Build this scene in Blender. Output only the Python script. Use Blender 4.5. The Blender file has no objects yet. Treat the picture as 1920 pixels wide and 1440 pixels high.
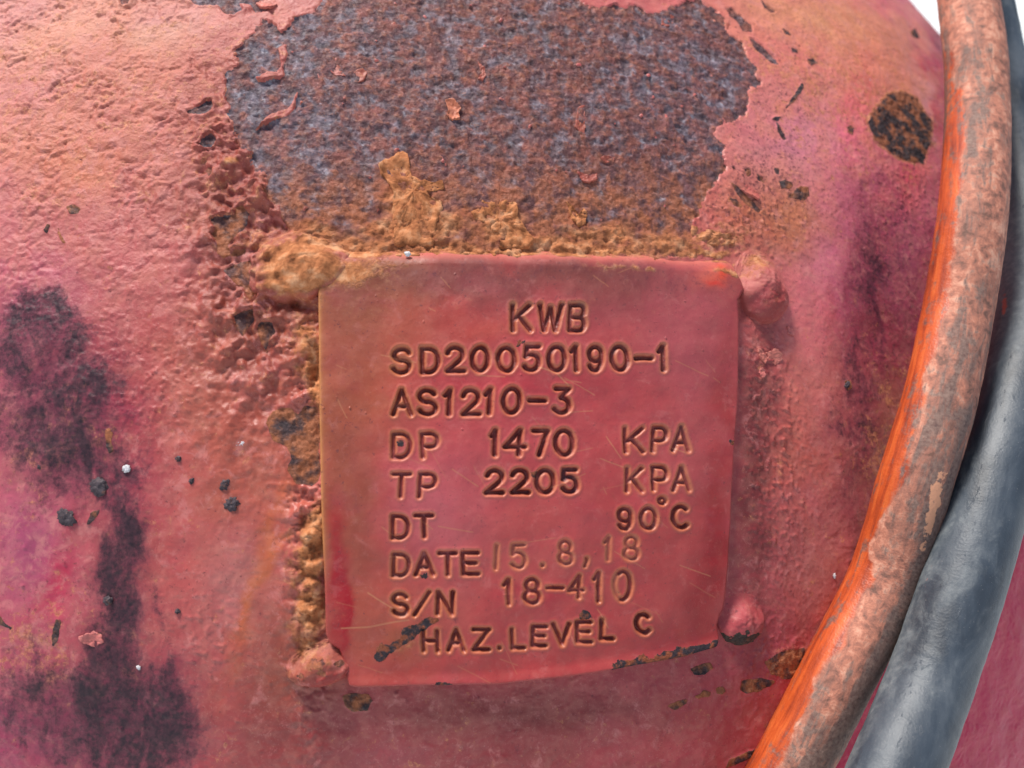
import bpy, math, random
import numpy as np
from mathutils import Matrix, Vector, Euler
random.seed(7); rng = np.random.default_rng(11)
scene = bpy.context.scene
COL = scene.collection

# ------------------------------------------------------------------ camera, sky, sun, exposure
FPX = 1663.0                      # focal length in photo pixels (photo is 1920 x 1440)
D0 = 0.26                         # camera to the tank
MM = D0 / FPX                     # one photo pixel on the tank, in metres
PITCH = math.radians(-24)
CAMH = 1.25
RIG = Matrix.Translation((0, 0, CAMH)) @ Matrix.Rotation(PITCH, 4, 'X')   # x right, y forward, z up -> world
cam_d = bpy.data.cameras.new('camera'); cam = bpy.data.objects.new('camera', cam_d); COL.objects.link(cam)
cam.matrix_world = RIG @ Matrix.Rotation(math.radians(90), 4, 'X')
cam_d.sensor_width = 36; cam_d.lens = 36 * FPX / 1920
cam_d.clip_start = 0.01; cam_d.clip_end = 500
cam_d.dof.use_dof = True; cam_d.dof.focus_distance = 0.272; cam_d.dof.aperture_fstop = 9.5
scene.camera = cam

sun_cam = Vector((-0.30, -0.25, 0.92)).normalized()
sun_w = (RIG.to_3x3() @ sun_cam).normalized()
elev = math.asin(sun_w.z); az = math.atan2(sun_w.x, sun_w.y)
w = bpy.data.worlds.new('World'); scene.world = w; w.use_nodes = True
nt = w.node_tree
sky = nt.nodes.new('ShaderNodeTexSky'); sky.sky_type = 'NISHITA'; sky.sun_disc = False
sky.sun_elevation = elev; sky.sun_rotation = az; sky.dust_density = 3.0; sky.air_density = 1.0
bg = nt.nodes['Background']; bg.inputs['Strength'].default_value = 0.085
nt.links.new(sky.outputs[0], bg.inputs['Color'])
sl = bpy.data.lights.new('sun', 'SUN'); sl.energy = 3.2; sl.angle = math.radians(14); sl.color = (1, 0.95, 0.88)
so = bpy.data.objects.new('sun', sl); COL.objects.link(so)
so.rotation_euler = sun_w.to_track_quat('Z', 'Y').to_euler(); so.location = (0, 0, 5)
scene.view_settings.view_transform = 'Standard'; scene.view_settings.look = 'None'
scene.view_settings.exposure = 0.60; scene.view_settings.gamma = 1

# ------------------------------------------------------------------ numeric helpers
F = np.float32
_ang = rng.random(4096) * 2 * np.pi
_gx = np.cos(_ang).astype(F); _gy = np.sin(_ang).astype(F)
def _h(ix, iy, s):
    return ((ix * 73856093) ^ (iy * 19349663) ^ (s * 83492791 + 12345)) & 0x7fffffff
def pn(x, y, seed=0):
    """gradient noise about -0.7..0.7"""
    x = np.asarray(x, F); y = np.asarray(y, F)
    xf = np.floor(x); yf = np.floor(y)
    ix = xf.astype(np.int64); iy = yf.astype(np.int64); fx = x - xf; fy = y - yf
    u = fx * fx * fx * (fx * (fx * 6 - 15) + 10); v = fy * fy * fy * (fy * (fy * 6 - 15) + 10)
    def g(dx, dy):
        k = _h(ix + dx, iy + dy, seed); k = (k ^ (k >> 13)) * 1274126177 & 0x7fffffff; k = (k >> 7) & 4095
        return _gx[k] * (fx - dx) + _gy[k] * (fy - dy)
    a = g(0, 0); b = g(1, 0); c = g(0, 1); d = g(1, 1)
    return ((a + (b - a) * u) * (1 - v) + (c + (d - c) * u) * v) * 1.4
def fbm(x, y, sc, oc=4, seed=0, gain=.5):
    x = x / sc; y = y / sc; t = 0; a = 1.
    for i in range(oc):
        t = t + a * pn(x + 17.3 * i, y - 9.1 * i, seed + i); x = x * 2.03; y = y * 2.03; a *= gain
    return t
def ss(a, b, x):
    t = np.clip((x - a) / (b - a), 0, 1); return t * t * (3 - 2 * t)
def seg_dist(X, Y, pts, closed=False):
    """distance to polyline"""
    P = [tuple(p) for p in pts]
    if closed: P = P + [P[0]]
    d = np.full(X.shape, 1e9, F)
    for (ax, ay), (bx, by) in zip(P[:-1], P[1:]):
        dx, dy = bx - ax, by - ay; L = dx * dx + dy * dy + 1e-9
        t = np.clip(((X - ax) * dx + (Y - ay) * dy) / L, 0, 1)
        q = (X - ax - t * dx) ** 2 + (Y - ay - t * dy) ** 2
        np.minimum(d, q, out=d)
    return np.sqrt(d)
def inside(X, Y, pts):
    c = np.zeros(X.shape, bool); n = len(pts)
    for i in range(n):
        (ax, ay), (bx, by) = pts[i], pts[(i + 1) % n]
        if ay == by: continue
        m = ((ay > Y) != (by > Y)) & (X < (bx - ax) * (Y - ay) / (by - ay) + ax)
        c ^= m
    return c
def sdf(X, Y, pts, pad=60):
    """signed distance, positive inside; -pad far away"""
    out = np.full(X.shape, -float(pad), F)
    xs = [p[0] for p in pts]; ys = [p[1] for p in pts]
    m = (X > min(xs) - pad) & (X < max(xs) + pad) & (Y > min(ys) - pad) & (Y < max(ys) + pad)
    if not m.any(): return out
    x = X[m]; y = Y[m]; d = seg_dist(x, y, pts, True)
    out[m] = np.where(inside(x, y, pts), d, -np.minimum(d, pad)); return out
def blob(X, Y, cx, cy, rx, ry, rot=0):
    c, s = math.cos(math.radians(rot)), math.sin(math.radians(rot))
    dx = X - cx; dy = Y - cy
    return np.exp(-(((dx * c + dy * s) / rx) ** 2 + ((-dx * s + dy * c) / ry) ** 2))
def s2l(c):
    c = np.asarray(c, float) / 255.
    return np.where(c <= .04045, c / 12.92, ((c + .055) / 1.055) ** 2.4)

# ------------------------------------------------------------------ the tank head: a sphere
R = 0.505
dirc = np.array([(750 - 960) / FPX, 1.0, -(900 - 720) / FPX]); dirc /= np.linalg.norm(dirc)
CEN = dirc * (R + D0)             # camera at the origin of this frame
Nv = -dirc
Xv = np.cross(np.array([0, 0, 1.]), Nv); Xv /= np.linalg.norm(Xv); 
if Xv[0] < 0: Xv = -Xv
Zv = np.cross(Nv, Xv); Zv = Zv if Zv[2] > 0 else -Zv
UPX = R / MM                      # radians -> surface pixels
def ray_ab(px, py, h=0.0):
    """photo pixel -> surface coordinates (pixels of arc; v down) on the sphere raised by h metres"""
    px = np.asarray(px, float); py = np.asarray(py, float)
    d = np.stack([(px - 960) / FPX, np.ones_like(px), -(py - 720) / FPX], -1)
    d /= np.linalg.norm(d, axis=-1, keepdims=True)
    b = d @ CEN; c = CEN @ CEN - (R + h) ** 2
    t = b - np.sqrt(np.maximum(b * b - c, 0))
    n = (d * t[..., None] - CEN) / (R + h)
    th = np.arccos(np.clip(n @ Nv, -1, 1)); x = n @ Xv; z = n @ Zv; r = np.hypot(x, z) + 1e-12
    return th * x / r * UPX, -th * z / r * UPX
def surf(U, V, h):
    """surface coordinates + height in pixels -> 3D (relative to the sphere centre)"""
    a = U / UPX; b = -V / UPX; th = np.hypot(a, b) + 1e-12; s = np.sin(th) / th
    n = np.cos(th)[..., None] * Nv + (s * a)[..., None] * Xv + (s * b)[..., None] * Zv
    return n * (R + h * MM)[..., None]
def S(pts):
    p = np.array(pts, float); u, v = ray_ab(p[:, 0], p[:, 1]); return list(zip(u.tolist(), v.tolist()))

# inverse map surface -> photo pixels for placing broad colour zones
def to_px(U, V, h=0):
    P = surf(U, V, np.zeros_like(U) + h) + CEN
    return 960 + FPX * P[..., 0] / P[..., 1], 720 - FPX * P[..., 2] / P[..., 1]

def link(name, me, parent=None, mat=None):
    o = bpy.data.objects.new(name, me); COL.objects.link(o)
    if parent: o.parent = parent
    if mat: me.materials.append(mat)
    return o
def grid_mesh(name, P, attrs, closed_u=False, skirt=None):
    ny, nx = P.shape[:2]
    me = bpy.data.meshes.new(name)
    idx = np.arange(ny * nx).reshape(ny, nx)
    if closed_u: idx = np.concatenate([idx, idx[:, :1]], 1)
    q = np.stack([idx[:-1, :-1], idx[1:, :-1], idx[1:, 1:], idx[:-1, 1:]], -1).reshape(-1, 4)
    me.vertices.add(ny * nx); me.vertices.foreach_set('co', P.reshape(-1, 3).astype(F).ravel())
    me.loops.add(q.size); me.loops.foreach_set('vertex_index', q.ravel().astype(np.int32))
    me.polygons.add(len(q)); me.polygons.foreach_set('loop_start', np.arange(0, q.size, 4, dtype=np.int32))
    me.polygons.foreach_set('use_smooth', np.ones(len(q), bool))
    me.update(calc_edges=True)
    if 'paint' in attrs:
        attrs = dict(attrs); attrs.setdefault('scale', np.zeros(P.shape) + s2l((70, 60, 66))); attrs.setdefault('tint', np.zeros(P.shape))
    for k, v in attrs.items():
        a = me.attributes.new(k, 'FLOAT_COLOR', 'POINT')
        v = np.concatenate([v, np.ones(v.shape[:-1] + (4 - v.shape[-1],))], -1) if v.shape[-1] < 4 else v
        a.data.foreach_set('color', v.reshape(-1, 4).astype(F).ravel())
    return me
def set_attr(me, k, rgba):
    a = me.attributes.new(k, 'FLOAT_COLOR', 'POINT')
    a.data.foreach_set('color', np.tile(np.array(rgba, F), len(me.vertices)))

# ------------------------------------------------------------------ materials
class NT:
    def __init__(s, name):
        s.m = bpy.data.materials.new(name); s.m.use_nodes = True; s.t = s.m.node_tree
        s.b = s.t.nodes['Principled BSDF']; s.tc = s.t.nodes.new('ShaderNodeTexCoord')
        s.co = s.tc.outputs['Object']
    def put(s, sock, v):
        if isinstance(v, bpy.types.NodeSocket): s.t.links.new(v, sock)
        elif isinstance(v, (tuple, list)) and len(v) == 3 and len(sock.default_value) == 4: sock.default_value = (*v, 1)
        else: sock.default_value = v
    def noise(s, wpx, det=4, rough=.55, dist=0, stretch=None, lac=2):
        n = s.t.nodes.new('ShaderNodeTexNoise'); n.inputs['Scale'].default_value = 1 / (wpx * MM)
        n.inputs['Detail'].default_value = det; n.inputs['Roughness'].default_value = rough; n.inputs['Distortion'].default_value = dist
        v = s.co
        if stretch:
            mp = s.t.nodes.new('ShaderNodeMapping'); mp.inputs['Rotation'].default_value = stretch[0]; mp.inputs['Scale'].default_value = stretch[1]
            s.t.links.new(v, mp.inputs['Vector']); v = mp.outputs[0]
        s.t.links.new(v, n.inputs['Vector']); return n.outputs['Fac']
    def math(s, op, a, b=0, c=0, clamp=False):
        n = s.t.nodes.new('ShaderNodeMath'); n.operation = op; n.use_clamp = clamp
        for i, v in enumerate((a, b, c)): s.put(n.inputs[i], v)
        return n.outputs[0]
    def step(s, v, lo, hi):
        n = s.t.nodes.new('ShaderNodeMapRange'); n.interpolation_type = 'SMOOTHSTEP'
        s.put(n.inputs[0], v); n.inputs[1].default_value = lo; n.inputs[2].default_value = hi; return n.outputs[0]
    def ramp(s, v, stops):
        n = s.t.nodes.new('ShaderNodeValToRGB'); s.put(n.inputs[0], v); e = n.color_ramp.elements
        e[0].position, e[0].color = stops[0][0], (*stops[0][1], 1); e[1].position, e[1].color = stops[-1][0], (*stops[-1][1], 1)
        for p, c in stops[1:-1]: x = e.new(p); x.color = (*c, 1)
        return n.outputs[0]
    def mix(s, f, a, b, mode='MIX'):
        n = s.t.nodes.new('ShaderNodeMix'); n.data_type = 'RGBA'; n.blend_type = mode
        s.put(n.inputs[0], f); s.put(n.inputs[6], a); s.put(n.inputs[7], b); return n.outputs[2]
    def fmix(s, f, a, b):
        n = s.t.nodes.new('ShaderNodeMix'); n.data_type = 'FLOAT'
        s.put(n.inputs[0], f); s.put(n.inputs[2], a); s.put(n.inputs[3], b); return n.outputs[0]
    def attr(s, k):
        n = s.t.nodes.new('ShaderNodeAttribute'); n.attribute_name = k; return n
    def sep(s, c):
        n = s.t.nodes.new('ShaderNodeSeparateColor'); s.t.links.new(c, n.inputs[0]); return n.outputs
    def bump(s, h, dist, strength=1.0):
        n = s.t.nodes.new('ShaderNodeBump'); n.inputs['Distance'].default_value = dist; n.inputs['Strength'].default_value = strength
        s.put(n.inputs['Height'], h); s.t.links.new(n.outputs[0], s.b.inputs['Normal'])

def painted_metal(name, smooth=False):
    """attributes: paint = coat colour; mask = (bare, ochre crust, grime); mask2 = (roughness, relief, dark scale)"""
    n = NT(name)
    pa = n.attr('paint').outputs['Color']; mk = n.sep(n.attr('mask').outputs['Color']); mk2 = n.sep(n.attr('mask2').outputs['Color'])
    n5 = n.noise(7, 5, .65); n20 = n.noise(26, 6, .62, .4); n60 = n.noise(80, 5, .6, .6); n3 = n.noise(3.2, 3, .6)
    # coat: chalky lighter film, darker freckles
    c = n.mix(n.math('MULTIPLY', n.step(n20, .42, .66), .30 if not smooth else .08), pa, n.mix(.5, pa, (.58, .27, .20)))
    c = n.mix(n.math('MULTIPLY', n.step(n60, .50, .72), .35), c, n.mix(.55, pa, (.36, .05, .08)))
    c = n.mix(n.math('MULTIPLY', n.step(n5, .56, .74), .45), c, n.mix(.55, c, (.20, .045, .035)))
    c = n.mix(n.math('MULTIPLY', n.step(n3, .60, .74), .30 if not smooth else .12), c, (.60, .36, .30))
    tn = n.sep(n.attr('tint').outputs['Color'])
    s1 = n.math('ADD', n.math('MULTIPLY', n.noise(13, 8, .72, .4), .6), n.math('MULTIPLY', n.noise(48, 6, .65), .4))
    c = n.mix(n.math('MULTIPLY', n.step(n.math('ADD', s1, n.math('MULTIPLY', tn[0], .13)), .565, .655), .70 if not smooth else .10), c, n.mix(n.step(n.noise(6, 5, .7), .45, .6), (.62, .25, .115), (.34, .105, .045)))
    c = n.mix(n.math('MULTIPLY', n.step(n.math('ADD', n.noise(34, 9, .70, .5), n.math('MULTIPLY', tn[1], .10)), .56, .70), .45 if not smooth else .18), c, (.60, .22, .20))
    c = n.mix(n.math('MULTIPLY', n.step(n.math('ADD', n.noise(7.5, 7, .72, .3), n.math('MULTIPLY', tn[2], .09)), .615, .69), .75), c, (.13, .035, .038))
    # grime
    gn = n.math('ADD', n.math('MULTIPLY', n.noise(60, 9, .66, .8, stretch=((0, .5, 0), (1, 1, .6))), .55), n.math('MULTIPLY', n.noise(12, 8, .75), .45))
    g0 = n.math('ADD', mk[2], n.math('MULTIPLY', n.math('SUBTRACT', gn, .5), 3.6))
    c = n.mix(n.math('MULTIPLY', n.step(n.math('ADD', mk[2], n.math('MULTIPLY', n.math('SUBTRACT', gn, .5), 2.6)), .20, .80), .66), c, n.mix(.30, (.11, .025, .050), pa))
    g = n.math('MULTIPLY', n.step(g0, .40, 1.12), .94)
    c = n.mix(g, c, n.ramp(n.noise(11, 4, .6), [(.38, (.006, .004, .010)), (.64, (.058, .018, .028))]))
    # ochre rust bloom
    o = n.step(n.math('ADD', mk[1], n.math('MULTIPLY', n.math('SUBTRACT', n.noise(20, 8, .68), .5), 1.1)), .32, .82)
    oc = n.ramp(n.noise(26, 7, .58, .3), [(.26, (.12, .040, .015)), (.38, (.32, .105, .036)), (.52, (.51, .190, .074)), (.70, (.70, .36, .19))])
    c = n.mix(o, c, oc)
    # bare steel with scale
    b = n.step(n.math('ADD', mk[0], n.math('MULTIPLY', n.math('SUBTRACT', n5, .5), .34)), .46, .54)
    bc = n.attr('scale').outputs['Color']
    fine = n.noise(6, 8, .75)
    m = n.mix(1.0, bc, n.ramp(fine, [(.34, (.72, .68, .68)), (.50, (1, 1, 1)), (.66, (1.35, 1.30, 1.28))]), 'MULTIPLY')
    m = n.mix(n.math('MULTIPLY', n.step(n.noise(5.5, 6, .7), .66, .76), .5), m, (.34, .32, .34))
    m = n.mix(n.math('MULTIPLY', n.step(n.noise(11, 8, .7), .565, .64), .45), m, (.27, .095, .05))
    blue = n.step(n.noise(12, 6, .7), .45, .6)
    c2 = n.mix(n.math('MULTIPLY', b, n.math('SUBTRACT', 1, n.math('MULTIPLY', n.step(mk[1], .45, 1.0), .8))), c, m)
    n.put(n.b.inputs['Base Color'], c2)
    r = n.fmix(b, n.math('ADD', mk2[0], n.math('MULTIPLY', n.math('SUBTRACT', n20, .5), .5)), n.fmix(blue, .80, .48))
    r = n.fmix(o, r, .92)
    r = n.fmix(n.math('MULTIPLY', g, n.math('SUBTRACT', 1, b)), r, .55)
    n.put(n.b.inputs['Roughness'], n.math('MAXIMUM', r, .18))
    n.put(n.b.inputs['Specular IOR Level'], n.math('MULTIPLY', .40, n.attr('mask2').outputs['Alpha']))
    rel = n.math('MAXIMUM', n.math('MAXIMUM', n.math('MULTIPLY', b, 1.1), n.math('MULTIPLY', o, .75)), mk2[1])
    hsum = n.math('ADD', n.math('MULTIPLY', n.noise(5, 5, .62), .6), n.math('MULTIPLY', n.noise(14, 5, .6), .9))
    n.bump(n.math('MULTIPLY', hsum, rel), 5.0 * MM, .8)
    return n.m
M_TANK = painted_metal('faded_red_paint'); M_PLATE = painted_metal('nameplate_paint', True)

# ------------------------------------------------------------------ colour zones (photo pixel grid 240 px)
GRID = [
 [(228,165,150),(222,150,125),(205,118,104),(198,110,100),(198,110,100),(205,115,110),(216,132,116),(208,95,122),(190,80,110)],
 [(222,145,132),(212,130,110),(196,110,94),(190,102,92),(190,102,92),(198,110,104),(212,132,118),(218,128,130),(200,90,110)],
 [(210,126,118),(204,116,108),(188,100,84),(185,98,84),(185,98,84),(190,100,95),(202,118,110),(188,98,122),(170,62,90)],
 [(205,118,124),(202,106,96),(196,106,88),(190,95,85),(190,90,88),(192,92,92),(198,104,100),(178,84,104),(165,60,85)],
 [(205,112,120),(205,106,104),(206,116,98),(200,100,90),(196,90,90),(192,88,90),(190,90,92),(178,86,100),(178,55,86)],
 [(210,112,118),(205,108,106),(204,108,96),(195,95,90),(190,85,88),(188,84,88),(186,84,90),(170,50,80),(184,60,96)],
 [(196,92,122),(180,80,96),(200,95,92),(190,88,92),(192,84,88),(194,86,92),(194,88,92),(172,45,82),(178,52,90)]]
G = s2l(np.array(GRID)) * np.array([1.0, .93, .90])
def zone(px, py):
    gx = np.clip(px / 240., 0, 7.999); gy = np.clip(py / 240., 0, 5.999)
    ix = gx.astype(int); iy = gy.astype(int); fx = (gx - ix)[..., None]; fy = (gy - iy)[..., None]
    fx = fx * fx * (3 - 2 * fx); fy = fy * fy * (3 - 2 * fy)
    return (G[iy, ix] * (1 - fx) + G[iy, ix + 1] * fx) * (1 - fy) + (G[iy + 1, ix] * (1 - fx) + G[iy + 1, ix + 1] * fx) * fy
ALB = 0.80
# coat stains, plus sheen and contact shade painted in: x, y, rx, ry, rot, colour, weight
STAINS_SHADE_SHEEN = [
 (150,745,95,16,8,(214,66,92),.95),(215,770,55,22,20,(205,64,88),.7),(190,700,80,60,40,(190,60,84),.55),(240,890,60,90,0,(196,66,86),.45),
 (70,560,90,70,0,(218,120,140),.7),(60,1010,70,160,0,(188,88,132),.65),(95,1100,25,80,30,(206,44,84),.6),(40,1360,110,60,0,(190,66,110),.7),
 (60,840,60,90,0,(206,122,118),.6),(220,1330,60,110,35,(176,40,72),.6),(110,1120,50,20,80,(222,50,92),.4),(10,620,40,200,0,(204,104,130),.5),
 (440,1080,60,110,0,(206,138,136),.7),(330,1040,90,90,0,(222,112,102),.4),(400,760,90,110,0,(200,118,98),.7),(470,880,90,140,0,(190,104,82),.7),
 (492,1060,14,190,20,(222,128,72),.6),(458,1170,10,120,12,(224,124,70),.5),(530,1012,70,8,-38,(224,134,72),.45),
 (560,1240,90,130,0,(178,104,76),.55),(540,600,110,120,0,(186,108,72),.6),(470,520,70,160,0,(178,92,70),.5),
 (60,260,120,50,-20,(226,150,106),.4),(120,60,160,40,-30,(240,176,140),.6),(150,320,90,40,-10,(226,140,90),.55),(300,60,60,26,0,(242,196,150),.7),
 (320,40,70,40,0,(234,178,172),.5),(270,500,90,60,0,(214,118,116),.5),(260,130,110,80,-30,(214,130,96),.4),
 (1615,170,20,90,14,(232,84,126),.95),(1590,260,24,60,22,(230,92,130),.7),(1700,90,60,40,40,(214,84,112),.7),(1500,90,60,50,0,(224,100,124),.35),
 (1560,40,160,50,10,(226,160,128),.55),(1720,200,40,60,0,(220,140,120),.4),(1735,215,14,90,-18,(214,128,160),.8),(1500,260,90,60,0,(206,118,160),.6),
 (1690,370,26,60,22,(224,72,92),.75),(1620,420,110,70,0,(200,100,136),.8),(1560,550,70,110,0,(220,118,142),.75),(1580,600,50,60,0,(206,66,98),.6),  # the cool pinks paint in sky sheen on the coat
 (1600,560,40,160,8,(160,62,104),.6),(1690,560,60,120,0,(150,58,84),.55),(1610,680,60,60,0,(176,50,80),.7),(1620,780,50,200,0,(170,74,104),.55),
 (1500,760,70,160,0,(214,116,116),.5),(1480,850,60,90,0,(186,78,70),.45),(1425,860,40,260,0,(138,56,66),.7),(1590,1000,80,180,0,(172,96,112),.5),  # the tall narrow strip paints contact shade right of the nameplate
 (1530,1080,60,120,0,(190,112,116),.45),(1540,480,40,40,0,(216,124,156),.5),(1460,340,90,60,0,(214,136,150),.4),(1600,450,90,120,10,(196,92,140),.5),(1650,130,120,90,0,(222,140,120),.5),  # the purple-pinks again paint in reflected sky
 (1400,400,90,60,0,(186,98,76),.6),(1480,420,50,50,0,(208,140,98),.45),(1640,850,80,70,0,(170,98,82),.5),(1660,760,60,50,0,(176,104,84),.5),
 (1700,690,50,60,0,(150,56,80),.5),(1560,700,60,80,0,(206,112,120),.5),(1745,500,26,120,10,(150,50,76),.6),(1760,150,24,150,-8,(180,50,80),.8),  # last two paint in the occlusion along the orange hose
 (700,1380,220,80,0,(178,84,92),.5),(900,1340,200,50,0,(166,82,72),.5),(1250,1360,200,60,0,(190,88,90),.4),
 (95,690,130,130,30,(140,52,80),.6),(140,830,110,80,0,(136,56,84),.6),(235,1090,60,190,0,(124,52,72),.6),(200,1340,190,100,0,(128,46,74),.6),(1640,520,60,170,6,(128,50,78),.75),(1610,800,50,200,4,(140,56,84),.6),(1412,850,26,300,0,(116,42,52),.7),(1030,1330,260,40,0,(126,50,50),.5),  # last two paint in the nameplate's contact shadow, right and below
 (435,320,60,150,0,(146,70,60),.75),(480,570,70,130,0,(146,76,56),.6),(450,420,110,150,0,(160,80,66),.6),(400,240,60,120,0,(184,90,76),.45),(470,700,100,130,0,(176,88,72),.45),(560,1385,110,100,0,(140,62,60),.6),(540,1240,80,110,0,(152,80,60),.5),(950,1420,160,60,0,(150,60,60),.5),(1450,430,90,60,0,(168,88,72),.5),
 (1890,1240,40,70,0,(206,140,156),.3),(1880,1360,60,40,0,(196,90,120),.3)]

BARE_BIG = [(600,10),(587,22),(553,33),(533,57),(513,50),(493,43),(477,60),(463,83),(443,100),(443,113),(457,127),(427,135),(419,157),(427,180),(433,213),(433,240),(443,263),(467,290),(473,307),(503,327),(500,347),(497,370),(520,397),(545,425),(600,455),(640,480),(1290,480),(1297,440),(1297,417),(1313,383),(1337,353),(1353,327),(1360,300),(1362,270),(1343,263),(1337,253),(1353,238),(1393,217),(1407,187),(1407,167),(1422,160),(1417,133),(1400,110),(1387,83),(1373,70),(1357,57),(1360,40),(1337,20),(1310,3),(1293,2),(1273,10),(1247,20),(1223,27),(1190,17),(1167,15),(1120,17),(1103,20),(1090,2),(1060,-60),(700,-90),(620,-30)]
CHIPS = [ # bare chips (polygon, darkness)
 ([(357,-20),(361,4),(375,14),(392,10),(410,14),(420,26),(440,30),(455,20),(450,8),(470,10),(480,26),(500,24),(510,10),(505,-20)],0),
 ([(222,-10),(226,10),(240,8),(250,-4)],0),
 ([(353,211),(372,200),(385,190),(398,187),(403,198),(392,210),(372,214)],.3),
 ([(370,275),(380,262),(396,253),(404,262),(398,276),(384,278)],.4),
 ([(383,320),(390,312),(400,316),(402,330),(392,334)],.4),
 ([(398,440),(404,430),(398,412),(418,407),(440,404),(442,390),(456,388),(468,402),(464,420),(452,436),(440,448),(426,460),(430,478),(418,484),(406,474),(410,458)],.5),
 ([(434,480),(440,470),(452,470),(462,460),(462,476),(448,482)],.2),
 ([(419,508),(436,500),(450,492),(470,490),(476,500),(470,515),(482,520),(486,556),(476,570),(464,556),(460,540),(444,532),(430,520)],.3),
 ([(440,594),(460,586),(478,582),(478,600),(466,612),(456,630),(446,620)],.55),
 ([(484,616),(490,606),(512,605),(516,625),(506,640),(498,657),(488,640)],.6),
 ([(500,795),(512,770),(545,764),(560,776),(572,762),(594,766),(600,800),(600,902),(586,914),(556,906),(542,882),(550,860),(540,838),(512,826)],.75),
 ([(1625,233),(1637,207),(1648,196),(1663,180),(1687,173),(1717,187),(1730,213),(1745,233),(1742,255),(1740,273),(1730,310),(1720,305),(1700,305),(1677,297),(1653,277),(1637,263)],.9),
 ([(1370,345),(1392,360),(1412,378),(1428,396),(1420,400),(1402,390),(1384,370)],.6),([(1366,372),(1380,376),(1394,388),(1388,392),(1374,386)],.6),
 ([(1394,320),(1404,320),(1407,330),(1400,332)],.6),([(1414,326),(1430,335),(1432,345),(1420,340)],.6),([(1450,318),(1458,318),(1460,330),(1452,328)],.7),
 ([(1456,340),(1468,338),(1484,346),(1478,356),(1464,356)],.8),([(1478,370),(1500,350),(1514,350),(1518,368),(1505,378),(1490,374)],.8),
 ([(1402,74),(1412,76),(1430,92),(1450,112),(1458,124),(1444,120),(1428,106),(1412,92)],.2),([(1358,18),(1372,20),(1390,36),(1406,50),(1408,62),(1392,60),(1378,42),(1366,34)],.2),
 ([(1426,2),(1438,14),(1452,24),(1444,26),(1430,18)],.3),([(1466,56),(1476,60),(1480,68),(1470,64)],.6),([(1482,92),(1492,94),(1494,102),(1484,100)],.6),
 ([(1510,114),(1524,112),(1532,120),(1520,126),(1512,122)],.7),([(1500,158),(1505,162),(1500,176),(1488,190),(1478,202),(1472,206),(1478,190),(1492,172)],.8),
 ([(1704,60),(1712,56),(1720,68),(1722,74),(1710,70)],.8),([(1586,238),(1594,234),(1600,242),(1596,252),(1588,250)],.8),
 ([(1444,222),(1462,220),(1458,228),(1446,228)],.7),([(1452,226),(1460,240),(1474,262),(1468,264),(1458,250)],.6),
 ([(642,1302),(658,1296),(690,1300),(700,1312),(690,1328),(664,1332),(646,1322)],.95),
 ([(1292,1254),(1304,1246),(1330,1242),(1334,1252),(1318,1264),(1300,1264)],.9),([(1340,1290),(1352,1286),(1358,1294),(1350,1300),(1342,1298)],.9),
 ([(1298,1306),(1318,1292),(1332,1296),(1326,1306),(1308,1310)],.9),([(1250,1322),(1268,1314),(1288,1310),(1284,1318),(1262,1328)],.9),
 ([(1384,1290),(1390,1276),(1424,1270),(1448,1276),(1440,1284),(1420,1296),(1396,1298)],.85),
 ([(1430,1240),(1448,1226),(1478,1216),(1504,1214),(1506,1240),(1490,1262),(1476,1272),(1456,1266),(1440,1262)],.7),
 ([(128,390),(138,386),(154,392),(150,402),(134,404)],.8),([(198,806),(208,800),(214,812),(210,830),(216,846),(206,850),(200,830)],.85),
 ([(166,984),(172,962),(190,955),(182,970)],.8),([(1360,1440),(1366,1424),(1390,1412),(1420,1400),(1412,1416),(1384,1432)],.8),([(112,430),(118,446),(128,462),(122,458),(110,440)],.8),
 ([(84,434),(92,420),(98,424),(90,440)],.8),([(1582,716),(1592,714),(1594,728),(1586,732)],.95),([(0,1150),(14,1166),(28,1174),(24,1180),(4,1170)],.9),([(100,1190),(106,1160),(118,1162),(110,1200),(102,1210)],.85)]
ISLANDS = [ # coat left standing inside the bare patch
 [(480,148),(500,138),(522,140),(528,118),(524,96),(536,86),(540,104),(534,128),(532,146),(512,150),(496,156),(484,158)],
 [(500,220),(540,205),(548,190),(558,175),(556,200),(545,214),(520,224),(498,236),(480,244)]]
OCHRE = [ # x, y, rx, ry, rot, weight
 (900,470,420,22,0,1.2),(760,385,75,60,0,.9),(780,430,150,40,0,.95),(940,420,60,40,0,.9),(560,500,85,60,-20,1.15),(600,440,90,34,0,.8),(680,455,120,24,0,.9),
 (520,470,70,70,0,.55),(575,640,45,80,0,.75),(580,700,40,60,0,.7),(560,1060,50,150,0,.5),(565,1190,60,70,0,.5),(592,990,30,60,0,1.0),(590,1040,30,90,0,1.0),(588,1140,40,70,0,.95),(586,700,30,110,0,.9),(570,1200,50,60,0,.6),(560,1240,60,40,0,.45),
 (1120,440,120,34,0,.85),(1240,456,130,26,0,.8),(1360,445,60,36,0,.6),(1340,430,40,30,0,.6),(1415,505,44,36,0,.62),(1300,470,120,14,0,.8),(1470,350,60,50,0,.35),
 (510,360,50,50,0,.4),(870,210,14,18,0,.5),(1495,1236,50,30,0,.7),(1690,260,70,70,0,.22),(430,300,14,14,0,.9),(430,380,30,60,0,.35),(150,310,70,30,0,.35),(270,160,70,40,0,.3),(590,800,20,160,0,.55)]
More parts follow.
